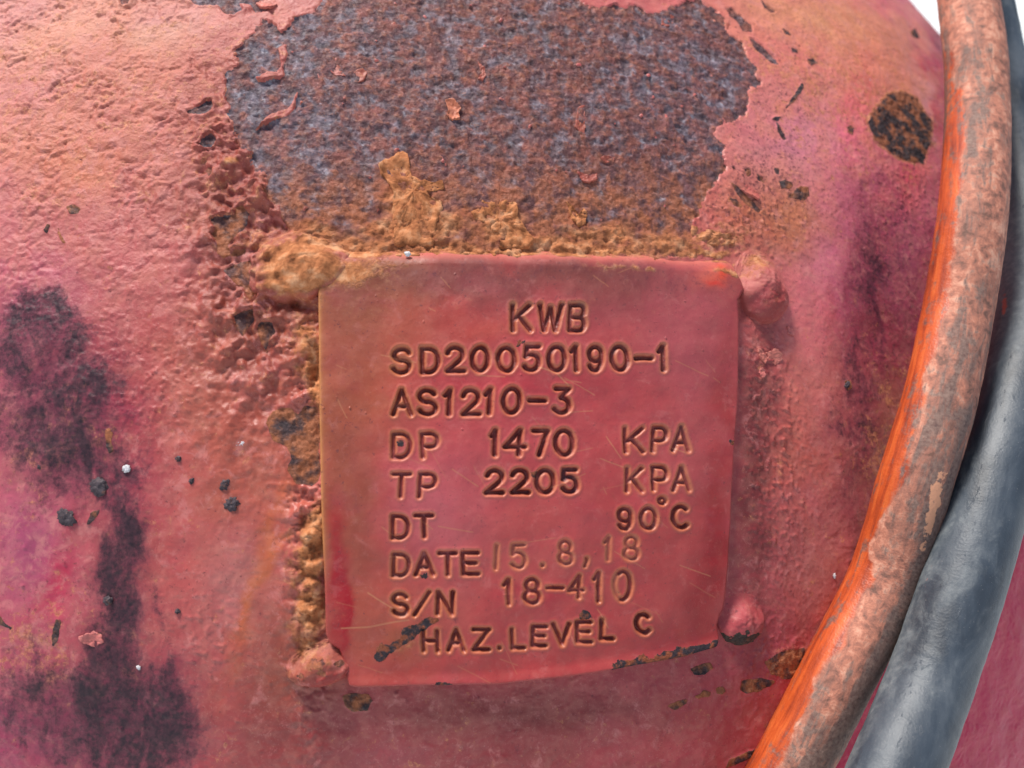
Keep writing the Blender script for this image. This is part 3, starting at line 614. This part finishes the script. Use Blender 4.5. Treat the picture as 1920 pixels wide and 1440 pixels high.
base = base * (1 - gi) + s2l((98, 38, 22)) * gi                       # rust and dirt lodged in the stamped strokes
ring = np.clip(near - inner * 1.5, 0, 1)[..., None] * .42
base = base * (1 - ring) + s2l((214, 146, 88)) * ALB * ring            # ochre film round each stroke
PCH = [([(700,1232),(706,1216),(716,1206),(730,1210),(740,1200),(748,1196),(754,1182),(766,1176),(780,1168),(792,1162),(806,1158),(822,1158),(826,1164),(812,1170),(796,1180),(784,1188),(776,1196),(766,1206),(752,1212),(738,1220),(722,1236),(706,1240)],.45),
 ([(1140,1254),(1146,1242),(1164,1236),(1190,1232),(1204,1224),(1214,1232),(1240,1222),(1280,1212),(1320,1206),(1346,1196),(1352,1206),(1342,1220),(1290,1238),(1200,1250),(1150,1262)],.75),
 ([(1086,1152),(1092,1142),(1102,1142),(1112,1156),(1104,1162),(1090,1160)],.4),([(966,638),(986,636),(986,646),(968,650)],.5),([(786,1078),(800,1076),(800,1084),(790,1086)],.9),([(818,1276),(830,1274),(852,1280),(836,1286),(822,1284)],.8),
 ([(994,886),(1006,884),(1004,896),(996,896)],.8),([(746,826),(756,826),(754,838),(746,838)],.8),([(1226,474),(1238,470),(1246,480),(1232,484)],.5),([(1366,826),(1374,826),(1374,838),(1366,836)],.6),([(612,520),(620,518),(624,530),(616,536)],.9),([(946,462),(966,460),(972,474),(956,476)],.4)]
scr = np.zeros(QX.shape, F)
for k in range(46):
    x0, y0 = rng.uniform(620, 1350), rng.uniform(500, 1250); an = rng.normal(.5, .5); L_ = rng.uniform(12, 70)
    x1, y1 = x0 + L_ * math.cos(an), y0 + L_ * math.sin(an)
    m = (QX > min(x0, x1) - 4) & (QX < max(x0, x1) + 4) & (QY > min(y0, y1) - 4) & (QY < max(y0, y1) + 4)
    d = seg_dist(QX[m] + fbm(QX[m], QY[m], 20, 1, 9) * 1.5, QY[m], [(x0, y0), (x1, y1)]); scr[m] = np.maximum(scr[m], ss(1.7, .4, d) * rng.uniform(.15, .5))
for pts in [[(640,1178),(690,1176),(740,1166),(766,1162)],[(690,1112),(712,1126),(736,1140)],[(1010,690),(1040,700),(1066,724)]]:
    scr = np.maximum(scr, ss(2.2, .4, seg_dist(QX + wx * .1, QY, pts)) * .6)
base = base * (1 - scr[..., None]) + s2l((206, 140, 100)) * ALB * scr[..., None]
fb = np.full(QX.shape, -60., F); pdark = np.zeros(QX.shape, F)
jg = fbm(QX, QY, 18, 4, 431, .65) * 5
for pts, dk in PCH:
    fc = sdf(QX, QY, pts, 20) + jg * .8; fb = np.maximum(fb, fc); pdark = np.maximum(pdark, ss(-8, -1, fc) * dk)
pbare = np.clip(.5 + fb / 8., 0, 1)
hpb = ss(0, 3, fb) * 1.6
poch = 1.05 * np.exp(-((dtop - 4) / 9) ** 2) * (.5 + .5 * ss(-.1, .5, fbm(QX, QY, 70, 3, 441))) + .8 * blob(QX + wx, QY + wy, 640, 500, 90, 34) + .3 * blob(QX, QY, 690, 540, 100, 60) + .7 * np.exp(-((dtop - 30) / 10) ** 2) * ss(.1, .6, fbm(QX, QY, 90, 3, 445)) + .5 * blob(QX, QY, 1130, 502, 60, 18) + .35 * leftedge[..., 0] + .45 * blob(QX, QY, 760, 1215, 50, 20, -30)
pgr = .30 * blob(QX + wx, QY + wy, 950, 510, 330, 22) + .22 * blob(QX, QY, 1300, 520, 80, 60) + .22 * blob(QX + wx, QY, 640, 780, 20, 300) + .18 * np.clip(fbm(QX, QY, 40, 4, 451), 0, 1) + .22 * inner
pr_ = .46 + .05 * fbm(QX, QY, 100, 3, 461)
pk = np.stack([pbare, np.clip(poch, 0, 1.1), np.clip(pgr, 0, 1)], -1)
pk2 = np.stack([np.clip(pr_, .25, 1), np.zeros_like(pr_) + .14 + .3 * inner, pdark], -1)
el = np.exp(-(dlef / 5) ** 2)[..., None] * ss(1120, 1000, QY)[..., None] * .7
base = base * (1 - el) + s2l((214, 146, 84)) * ALB * el
pcc = ss(-.1, .4, fbm(QX, QY, 18, 4, 471))[..., None]
psc = s2l((44, 34, 40)) * (1 - pcc) + s2l((128, 66, 40)) * pcc
ptint = np.stack([.5 * blob(QX, QY, 680, 620, 120, 200), .15 + 0 * QX, .1 + .5 * blob(QX, QY, 1000, 530, 360, 60) + .3 * blob(QX, QY, 640, 800, 60, 300)], -1)
me = grid_mesh('nameplate', PP, {'paint': ring_pad(base, 0), 'mask': ring_pad(pk, 0), 'mask2': ring_pad(pk2, 0), 'scale': ring_pad(psc, 0), 'tint': ring_pad(ptint, 0)})
plate = link('nameplate', me, tank, M_PLATE)

# ------------------------------------------------------------------ lumps: weld beads, tar lumps, flecks
def lump(name, px, py, rx, ry, rz, rot, hz, paint, mk, mk2, seed, amp=.12, nu=48, nv=32, mat=None, label=None, bend=0, tilt=0):
    """rounded body half sunk in the surface; radii in photo pixels"""
    u0, v0 = ray_ab(px, py, hz * MM)
    a = np.linspace(0, 2 * np.pi, nu, endpoint=False)[None, :]; b = np.linspace(-np.pi / 2, np.pi / 2, nv)[:, None]
    X = np.cos(b) * np.cos(a); Y = np.cos(b) * np.sin(a); Z = np.sin(b) + 0 * a
    nz = fbm(X * 2 + seed * 7 + Z * 1.3, Y * 2 + Z * .7, 1.0, 4, seed) * amp + 1
    X = X * nz * rx; Y = Y * nz * ry; Z = Z * nz * rz
    X = X + bend * (Y / ry) ** 2
    c, s = math.cos(math.radians(rot)), math.sin(math.radians(rot))
    UU = u0 + X * c - Y * s; VV = v0 + X * s + Y * c
    P_ = surf(UU, VV, hz + Z)
    pp = np.zeros(P_.shape) + s2l(paint) * ALB; m1 = np.zeros(P_.shape); m2 = np.zeros(P_.shape)
    m1[...] = mk; m2[...] = mk2
    return P_, pp, m1, m2, X, Y, Z
def add_lump(*a, **k):
    name, label = a[0], k.get('label')
    P_, pp, m1, m2, X, Y, Z = lump(*a, **k)
    fn = k.get('mat')
    me = grid_mesh(name, P_, {'paint': pp, 'mask': m1, 'mask2': m2}, closed_u=True)
    o = link(name, me, tank, M_TANK)
    if label: o['label'] = label
    return o
def weld(px, py, rx, ry, H, rot, seed, label, steep=(0, 1), fn=None, amp=.10):
    """heap of weld metal growing out of the coat: gentle on top, undercut-steep towards `steep`"""
    u0, v0 = ray_ab(px, py)
    a = np.linspace(0, 2 * np.pi, 120, endpoint=False)[None, :]; rr = np.concatenate([np.linspace(.01, .8, 34), np.linspace(.82, 1.02, 22), np.linspace(1.06, 1.7, 18)])[:, None]
    X = np.cos(a) * rr; Y = np.sin(a) * rr
    c, s_ = math.cos(math.radians(rot)), math.sin(math.radians(rot))
    UU = u0 + X * rx * c - Y * ry * s_; VV = v0 + X * rx * s_ + Y * ry * c
    ht, at = tank_fields(UU, VV)
    w = ss(-.35, .45, (X * steep[0] + Y * steep[1]))
    rq = rr * (1 + amp * fbm(X * 1.5 + seed * 9, Y * 1.5, 1.0, 3, seed) ) + 0 * X
    dome = np.sqrt(np.clip(1 - rq ** 2.4, 0, 1)); gau = np.exp(-(rq / .62) ** 2.6)
    prof = dome * w + gau * (1 - w)
    hh = ht * (1 - .85 * prof) + H * prof * (1 + .12 * fbm(UU, VV, 30, 3, seed + 3)) - 1.2 * (prof < .02) - 2.5 * ss(1.2, 1.7, rr)
    at['mask2'][..., 0] = .62
    if fn: fn(at, X, Y, UU, VV, prof)
    o = link('weld_bead', grid_mesh('weld_bead', surf(UU, VV, hh), at, closed_u=True), tank, M_TANK); o['label'] = label
def w_tr(at, X, Y, UU, VV, p):
    k = (p * ss(-.1, .5, Y))[..., None] * .85  # shade of the down-facing side, painted as darker red
    at['paint'][...] = at['paint'] * (1 - k) + s2l((140, 36, 36)) * ALB * k
    at['mask'][..., 1] = np.clip(at['mask'][..., 1] * ss(.55, .0, Y) , 0, 1); at['mask'][..., 0] *= .0
def w_br(at, X, Y, UU, VV, p):
    k = (p * ss(.1, -.5, Y))[..., None] * .6
    at['paint'][...] = at['paint'] * (1 - k) + s2l((196, 92, 94)) * ALB * k
    at['mask'][..., 0] = np.clip(.5 + (Y * 40 - 19 + 10 * fbm(UU, VV, 16, 3, 66)) / 8, 0, 1) * (p > .05) * ss(.9, .6, X); at['mask2'][..., 2] = .8
    at['scale'][...] = s2l((62, 50, 44))
def w_bl(at, X, Y, UU, VV, p):
    k = (p * ss(.0, .6, Y))[..., None] * .9
    at['paint'][...] = at['paint'] * (1 - k) + s2l((150, 28, 32)) * ALB * k
    at['mask'][..., 0] = np.clip(.45 + fbm(UU, VV, 22, 4, 68) * .9, 0, 1) * p * ss(.55, .2, Y); at['mask2'][..., 2] = .2
    at['mask'][..., 1] = np.maximum(at['mask'][..., 1], .6 * p * ss(.4, -.4, Y))
def w_tl(at, X, Y, UU, VV, p):
    at['mask'][..., 1] = np.maximum(at['mask'][..., 1], 1.0 * ss(.1, .9, p)); at['mask'][..., 0] *= ss(.25, .05, p)
    at['mask2'][..., 1] *= .6
weld(560, 500, 98, 74, 40, -10, 1, 'thick ochre rusted weld heap at the upper left corner', (.25, .97), w_tl, .14)
weld(1424, 540, 62, 82, 48, -8, 2, 'smooth hooked weld bead at the upper right corner', (-.1, 1), w_tr, .04)
weld(1386, 1160, 54, 50, 32, 0, 3, 'rounded pink weld bead at the lower right corner', (.2, 1), w_br, .05)
weld(606, 1242, 62, 40, 42, -14, 4, 'rust speckled weld bead at the lower left corner', (-.2, 1), w_bl, .08)
DK = (0, 0, 1.0)
for k, (x, y, rx, ry) in enumerate([(185, 914, 15, 17), (124, 970, 18, 14), (433, 946, 12, 14), (422, 908, 12, 8), (202, 1126, 8, 8), (333, 1146, 5, 5), (1588, 722, 6, 9), (335, 860, 5, 6), (360, 902, 6, 5), (76, 876, 5, 6), (1390, 1198, 22, 9)]):
    add_lump('dirt_lump', x, y, rx, ry, 5, k * 37, 4, (40, 36, 44), (1, 0, 1), (.4, .8, 1), 600 + k, amp=.45, nu=28, nv=18, label='black crusty speck stuck to the faded red coat')
def simple_mat(name, colr, rough, wpx=6, var=.3, bump=.4):
    n = NT(name); f = n.noise(wpx, 4, .6)
    n.put(n.b.inputs['Base Color'], n.mix(n.step(f, .35, .65), tuple(c * (1 - var) for c in colr), colr)); n.b.inputs['Roughness'].default_value = rough
    n.bump(f, 2 * MM, bump); return n.m
M_WHITE = simple_mat('white_splash', (.66, .64, .66), .5)
for k, (x, y, rx, ry) in enumerate([(446, 832, 6, 4.5), (455, 831, 5, 5), (237, 879, 6.5, 7), (212, 518, 3.5, 4), (764, 476, 6, 5), (260, 1252, 4, 3), (1630, 150, 3, 3), (1565, 1080, 3, 6)]):
    P_, pp, m1, m2, X, Y, Z = lump('white_fleck', x, y, rx, ry, 2.0, k * 50, 4.5 if y != 476 else hT - 2, (255,) * 3, (0, 0, 0), (0, 0, 0), 700 + k, .6, 20, 14)
    o = link('white_fleck', grid_mesh('white_fleck', P_, {}, closed_u=True), tank, M_WHITE); o['label'] = 'tiny white splash'

# ------------------------------------------------------------------ loose flakes of coat and slabs of rust standing on the metal
def flake(name, pts, hz, thick, curl, paint, och, seed, relief=.4, label=None, jag=2.2, onplate=False, curldir=None):
    """a thin sheet with real thickness traced by its outline; rings towards the middle carry the relief"""
    p = np.array(pts, float); n = 110
    d = np.r_[p, p[:1]]; L = np.r_[0, np.cumsum(np.hypot(*np.diff(d, axis=0).T))]
    t = np.linspace(0, L[-1], n, endpoint=False); ox = np.interp(t, L, d[:, 0]); oy = np.interp(t, L, d[:, 1])
    c = p.mean(0)
    jn = fbm(ox * 1.0, oy * 1.0, 9, 3, seed) * jag
    nx_, ny_ = ox - c[0], oy - c[1]; ln = np.hypot(nx_, ny_) + 1e-6; ox = ox + nx_ / ln * jn; oy = oy + ny_ / ln * jn
    rings = [(1.04, -thick - 4), (1.0, 0), (.93, 0), (.86, 0), (.78, 0), (.7, 0), (.6, 0), (.5, 0), (.4, 0), (.3, 0), (.2, 0), (.1, 0), (.001, 0)]
    PX_, PY_, H_ = [], [], []
    size = ln.mean()
    for s, dh in rings:
        x = c[0] + (ox - c[0]) * s; y = c[1] + (oy - c[1]) * s
        hh = hz + thick + dh + fbm(x, y, 24, 4, seed + 5, .6) * (7.0 if name == 'rust_slab' else 3.0)
        if curldir is None: hh = hh + curl * s ** 3
        else: hh = hh + curl * np.clip(((x - c[0]) * curldir[0] + (y - c[1]) * curldir[1]) / size + .2, 0, 2) ** 1.6
        PX_.append(x); PY_.append(y); H_.append(hh)
    PX_, PY_, H_ = map(np.array, (PX_, PY_, H_)); u, v = ray_ab(PX_, PY_, hz * MM); P_ = surf(u, v, H_)
    # underside
    H2 = H_[1:2] - thick; 
    pp = np.zeros(P_.shape) + s2l(paint) * ALB * (1 + .15 * fbm(PX_, PY_, 18, 3, seed + 9)[..., None])
    m1 = np.zeros(P_.shape); m1[..., 1] = och; m2 = np.zeros(P_.shape); m2[...] = (.5, relief, 0)
    o = link(name, grid_mesh(name, P_[::-1], {'paint': pp[::-1], 'mask': m1[::-1], 'mask2': m2[::-1]}, closed_u=True), tank, M_TANK)
    if label: o['label'] = label
SAL = (206, 108, 92)
flake('rust_slab', [(712,312),(722,302),(738,298),(752,286),(764,290),(768,312),(760,330),(790,340),(812,346),(830,342),(832,356),(812,362),(800,362),(806,374),(826,380),(830,394),(818,416),(816,440),(812,462),(740,462),(738,420),(736,390),(738,360),(726,342),(716,330)], 0, 7, 2, (200,126,70), 1.0, 801, .9, 'tall crusty ochre rust slab')
flake('rust_slab', [(884,400),(900,392),(904,378),(916,384),(930,380),(948,380),(968,384),(970,410),(984,430),(1000,452),(990,466),(936,466),(938,440),(924,434),(908,420),(890,412)], 0, 6, 3, (200,126,70), 1.0, 802, .9, 'second ochre rust slab above the nameplate')
flake('rust_slab', [(1062,380),(1076,392),(1084,404),(1092,392),(1100,400),(1096,420),(1086,428),(1072,410)], 0, 4, 2, (190,110,70), .8, 803, .8)
flake('rust_slab', [(1296,424),(1312,430),(1330,432),(1350,440),(1380,444),(1374,458),(1350,462),(1328,460),(1310,452),(1298,440)], 1, 4, 1, (196,128,88), .6, 804, .8)
flake('paint_flake', [(612,120),(622,116),(636,126),(648,136),(662,140),(680,130),(690,138),(684,150),(670,158),(656,154),(646,144),(630,144),(616,132)], 0, 2.5, .8, (170, 84, 68), .12, 811)
flake('paint_flake', [(1084,202),(1096,198),(1096,230),(1096,258),(1090,262),(1084,246),(1078,236),(1080,220)], 0, 2.5, .8, (170, 84, 68), .12, 812)
flake('paint_flake', [(1240,34),(1250,28),(1262,34),(1262,44),(1252,52),(1240,48)], 0, 2.5, .8, (170, 84, 68), .12, 813)
flake('paint_flake', [(1082,322),(1094,326),(1104,330),(1118,326),(1120,338),(1106,342),(1096,342),(1088,334)], 0, 2.5, .8, (170, 84, 68), .12, 814)
flake('paint_flake', [(836,192),(846,188),(858,196),(864,206),(858,214),(862,224),(848,228),(838,218),(840,206)], 0, 4, 4, (206,120,88), .3, 815)
flake('paint_flake', [(1126,296),(1140,292),(1152,296),(1150,304),(1136,306)], 0, 2.5, .8, (170, 84, 68), .12, 816)
flake('paint_flake', [(896,118),(906,126),(912,142),(906,152),(896,150),(902,136)], 0, 2.5, .8, (170, 84, 68), .12, 817)
flake('paint_flake', [(1358,44),(1366,40),(1368,50),(1378,58),(1372,64),(1360,56)], 0, 2.5, .8, (170, 84, 68), .12, 818)
flake('paint_flake', [(1450,655),(1462,664),(1464,676),(1452,684),(1440,676),(1438,662)], 4, 2, 9, (200,112,100), 0, 819, .2, curldir=(.7,-.4), label='cracked flake of coat lifting beside the nameplate')
flake('paint_flake', [(1420,650),(1430,658),(1438,672),(1434,682),(1424,670)], 4, 2, 7, (200,112,100), 0, 820, .2, curldir=(-.8,.2))
flake('paint_flake', [(1424,686),(1432,694),(1434,706),(1428,708),(1422,698)], 4, 2, 6, (196,104,98), 0, 821, .2, curldir=(.7,-.4))
flake('paint_flake', [(1476,612),(1484,616),(1486,630),(1478,626)], 4, 2, 7, (204,112,108), 0, 822, .2, curldir=(.8,0))
flake('paint_flake', [(1396,346),(1412,356),(1424,370),(1418,376),(1402,366),(1388,354)], 3, 2, 8, (200,104,92), 0, 823, .3, curldir=(-.3,.9))
flake('paint_flake', [(480,8),(498,0),(516,2),(520,12),(506,20),(488,16)], 2, 3, 8, SAL, 0, 824, .5, curldir=(0,1))
flake('paint_flake', [(190,1190),(176,1184),(150,1192),(158,1204),(180,1212),(194,1204)], 3, 2, 6, (210,116,110), 0, 825, .3, curldir=(-.7,.2))
flake('paint_flake', [(468,566),(482,556),(488,562),(478,578),(466,580)], 5, 3, 8, (190,100,76), .2, 826, .5, curldir=(0,-1))

# ------------------------------------------------------------------ hoses
def hose_material_orange():
    n = NT('worn_orange_rubber'); mk = n.sep(n.attr('mask').outputs['Color']); n.co = n.attr('along').outputs['Vector']
    big = n.noise(70, 9, .64, .8, stretch=((0, 0, 0), (1.3, .7, 1))); mid = n.noise(24, 7, .66, .4)
    dust = n.step(n.math('ADD', mk[0], n.math('MULTIPLY', n.math('SUBTRACT', n.math('ADD', n.math('MULTIPLY', big, .5), n.math('MULTIPLY', mid, .5)), .5), 2.2)), .22, .72)
    base = n.ramp(n.noise(60, 6, .65, 0, stretch=((0, 0, 0), (3, .35, 1))), [(.34, (.22, .030, .012)), (.52, (.50, .078, .016)), (.72, (.66, .15, .035))])
    dc = n.ramp(n.math('ADD', n.math('MULTIPLY', mid, .6), n.math('MULTIPLY', big, .4)), [(.40, (.15, .070, .050)), (.46, (.30, .122, .084)), (.52, (.46, .175, .110)), (.62, (.68, .35, .24))])
    c = n.mix(dust, base, dc)
    stk = n.noise(60, 8, .68, .6, stretch=((0, 0, 0), (2.2, .5, 1)))
    gy = n.step(n.math('ADD', mk[1], n.math('MULTIPLY', n.math('SUBTRACT', n.math('ADD', n.math('MULTIPLY', stk, .6), n.math('MULTIPLY', mid, .4)), .5), 3.6)), .42, .85)
    c = n.mix(n.math('MULTIPLY', gy, .85), c, n.ramp(n.noise(9, 6, .65), [(.35, (.06, .040, .040)), (.65, (.20, .145, .12))]))
    cl = n.step(n.math('ADD', mk[2], n.math('MULTIPLY', n.math('SUBTRACT', n.noise(22, 7, .65), .5), 1.2)), .5, .6)
    c = n.mix(cl, c, (.66, .31, .18))
    n.put(n.b.inputs['Base Color'], c); n.put(n.b.inputs['Roughness'], n.fmix(dust, .45, .75))
    n.bump(n.math('ADD', n.noise(5, 4), n.math('MULTIPLY', n.noise(20, 5, .6), 1.2)), 2.5 * MM, .35)
    return n.m
def hose_material_black():
    n = NT('dusty_black_rubber'); mk = n.sep(n.attr('mask').outputs['Color']); n.co = n.attr('along').outputs['Vector']
    st = ((0, 0, 0), (1, .35, 1))
    c = n.ramp(n.noise(70, 8, .60, .4, stretch=st), [(.36, (.024, .032, .044)), (.50, (.044, .058, .076)), (.66, (.088, .104, .122))])
    dust = n.step(n.math('ADD', mk[0], n.math('MULTIPLY', n.math('SUBTRACT', n.noise(46, 9, .68, .8, stretch=((0, 0, 0), (1, .6, 1))), .5), 1.8)), .30, .95)  # dust film, also standing in for soft reflected light
    c = n.mix(n.math('MULTIPLY', dust, .50), c, n.ramp(n.noise(16, 7, .66), [(.38, (.13, .150, .165)), (.62, (.30, .32, .32))]))
    c = n.mix(n.step(n.math('ADD', mk[1], n.math('MULTIPLY', n.math('SUBTRACT', n.noise(5, 3), .5), .8)), .45, .7), c, (.015, .02, .03))
    c = n.mix(n.math('MULTIPLY', n.step(n.math('ADD', mk[2], n.math('MULTIPLY', n.math('SUBTRACT', n.noise(9, 4), .5), 1.2)), .5, .8), .8), c, (.50, .09, .045))
    n.put(n.b.inputs['Base Color'], c); n.put(n.b.inputs['Roughness'], n.fmix(dust, .48, .68))
    n.bump(n.math('ADD', n.noise(5, 4), n.math('MULTIPLY', n.step(n.noise(14, 7, .7, .5, stretch=((0, 0, .3), (1, .25, 1))), .60, .66), .8)), 1.8 * MM, .4)
    sp = n.step(n.noise(4.5, 4, .7), .64, .72); c = n.mix(n.math('MULTIPLY', sp, .5), c, (.42, .40, .36)); n.put(n.b.inputs['Base Color'], c)
    return n.m
def spline(K, n):
    K = np.array(K, float); m = len(K); t = np.linspace(0, m - 1 - 1e-6, n); i = t.astype(int); f = (t - i)[:, None]
    g = lambda j: K[np.clip(j, 0, m - 1)]
    p0, p1, p2, p3 = g(i - 1), g(i), g(i + 1), g(i + 2)
    return .5 * ((2 * p1) + (-p0 + p2) * f + (2 * p0 - 5 * p1 + 4 * p2 - p3) * f ** 2 + (-p0 + 3 * p1 - 3 * p2 + p3) * f ** 3)
def hose(name, keys, dia, label, mat, maskfn, n=1100, m=120):
    pts = [np.array([(x - 960) / FPX, 1, -(y - 720) / FPX]) * (dia * FPX / wd) for x, y, wd in keys]
    C_ = spline(pts, n); seg = np.r_[0, np.cumsum(np.linalg.norm(np.diff(C_, axis=0), axis=1))]
    T = np.gradient(C_, axis=0); T /= np.linalg.norm(T, axis=1, keepdims=True)
    view = C_ / np.linalg.norm(C_, axis=1, keepdims=True)
    side = np.cross(T, view); side /= np.linalg.norm(side, axis=1, keepdims=True)
    side *= np.sign(side[:, :1])                      # to the right of the picture
    fr = np.cross(side, T); fr /= np.linalg.norm(fr, axis=1, keepdims=True); fr *= np.where((fr * view).sum(1, keepdims=True) > 0, -1, 1)  # towards the lens
    a = np.linspace(-np.pi, np.pi, m, endpoint=False)
    A, Sg = np.meshgrid(a, seg / MM)
    rr = dia / 2 + MM * (fbm(A * 40, Sg, 60, 3, 900) * .8 + fbm(A * 40, Sg, 16, 2, 905) * .25)
    P_ = C_[:, None] + rr[..., None] * (np.sin(A)[..., None] * side[:, None] + np.cos(A)[..., None] * fr[:, None])
    PXh = 960 + FPX * C_[:, 0] / C_[:, 1]; PYh = 720 - FPX * C_[:, 2] / C_[:, 1]
    mk = maskfn(A, Sg, PYh[:, None] + 0 * A)
    base = C_[-1]
    o = link(name, grid_mesh(name, P_ - base, {'mask': mk, 'along': np.stack([A * dia / 2, Sg * MM, 0 * A], -1)}, closed_u=True), None, mat)
    o.matrix_world = RIG @ Matrix.Translation(Vector(base)); o['label'] = label; o['category'] = 'hose'
    return o
def mo(A, Sg, Y):
    s = np.sin(A)  # -1 left .. 1 right on the near side
    front = np.cos(A)
    edge = -.62 + .10 * ss(300, 0, Y) * -3 + .12 * blob(Y, Y * 0, 560, 0, 260, 1) + fbm(A * 40, Sg, 120, 3, 911) * .28
    edge = edge + .12 * ss(1000, 1250, Y)
    dust = ss(edge - .05, edge + .35, s) * (front > -.3) + .75 * ss(140, 40, Y)
    dark = .36 + .52 * blob(s, Y, .1, 830, .4, 130) * 1 + .60 * blob(s, Y, .75, 1230, .35, 260) + .35 * blob(s, Y, .8, 1000, .3, 300) + .45 * blob(s, Y, .0, 230, .5, 150) * .8 + .5 * blob(s, Y, -.9, 160, .2, 120) + .4 * blob(s, Y, .3, 1400, .5, 70) + .3 * blob(s, Y, .4, 640, .4, 90) + .25 * (front < 0)  # dirt patches, plus the lower right side's shade painted in
    clay = .6 * blob(s, Y, .65, 950, .2, 110) + .3 * blob(s, Y, .5, 900, .2, 60)
    return np.stack([np.clip(dust, 0, 1), np.clip(dark, 0, 1), clay], -1)
hose('orange_hose', [(1640,-1000,86),(1770,-330,96),(1798,-150,99),(1815,0,104),(1828,100,108),(1832,200,111),(1830,300,116),(1821,420,121),(1795,587,124),(1760,753,129),(1716,900,131),(1658,1087,130),(1565,1275,134),(1480,1440,135),(1375,1620,136),(1260,1800,136),(1020,2150,134)],
     .0225, 'dusty orange rubber hose bending down in front of the red tank', hose_material_orange(), mo)
def mb(A, Sg, Y):
    s = np.sin(A)
    dust = .30 + .40 * ss(-.5, -1, s) + .25 * ss(.75, 1, s) + .5 * blob(s, Y, -.5, 500, .5, 200) - .25 * blob(s, Y, .3, 860, .4, 120) + .2 * ss(0, -60, Y)+ .25*blob(s, Y, -.2, 1150, .5, 200)  # dust, with the pale reflection left of centre painted in
    line = .9 * (np.abs(s + .55) < .035) * ((Y > 245) & (Y < 440)) + .9 * (np.abs(Y - 252) < 6) * (s > -.9) * (s < -.2) + .9 * (np.abs(Y - 312) < 5) * (s > -.75) * (s < -.35)
    red = .7 * blob(s, Y, -.70, 610, .10, 22) + .45 * blob(s, Y, -.72, 560, .1, 60) + .45 * blob(s, Y, -.8, 1120, .06, 90)
    return np.stack([np.clip(dust, 0, 1), line, red], -1)
hose('black_hose', [(1640,-1000,86),(1770,-330,96),(1805,-150,100),(1840,0,104),(1860,100,106),(1884,200,109),(1905,300,112),(1922,400,116),(1932,520,121),(1930,620,127),(1901,753,133),(1862,900,139),(1808,1087,145),(1744,1275,150),(1680,1440,158),(1600,1620,164),(1500,1800,168),(1260,2200,172)],
     .024, 'dusty blue-black rubber hose running behind and below the orange one', hose_material_black(), mb)

# ------------------------------------------------------------------ ground
n = NT('pale_concrete'); n.co = n.tc.outputs['Object']
nz = n.t.nodes.new('ShaderNodeTexNoise'); nz.inputs['Scale'].default_value = .8; nz.inputs['Detail'].default_value = 9; n.t.links.new(n.co, nz.inputs['Vector'])
n.put(n.b.inputs['Base Color'], n.ramp(nz.outputs[0], [(.38, (.30, .36, .40)), (.46, (.66, .70, .70)), (.7, (.80, .80, .78))])); n.b.inputs['Roughness'].default_value = .9
gx = np.concatenate([-np.geomspace(300, .5, 24), np.linspace(-.4, .4, 5), np.geomspace(.5, 300, 24)])
GX, GY = np.meshgrid(gx, gx); GZ = fbm(GX, GY, 3.0, 3, 990) * .01
o = link('ground', grid_mesh('ground', np.stack([GX, GY, GZ], -1)[:, ::-1] * 1.0, {}), None, n.m); o['kind'] = 'structure'
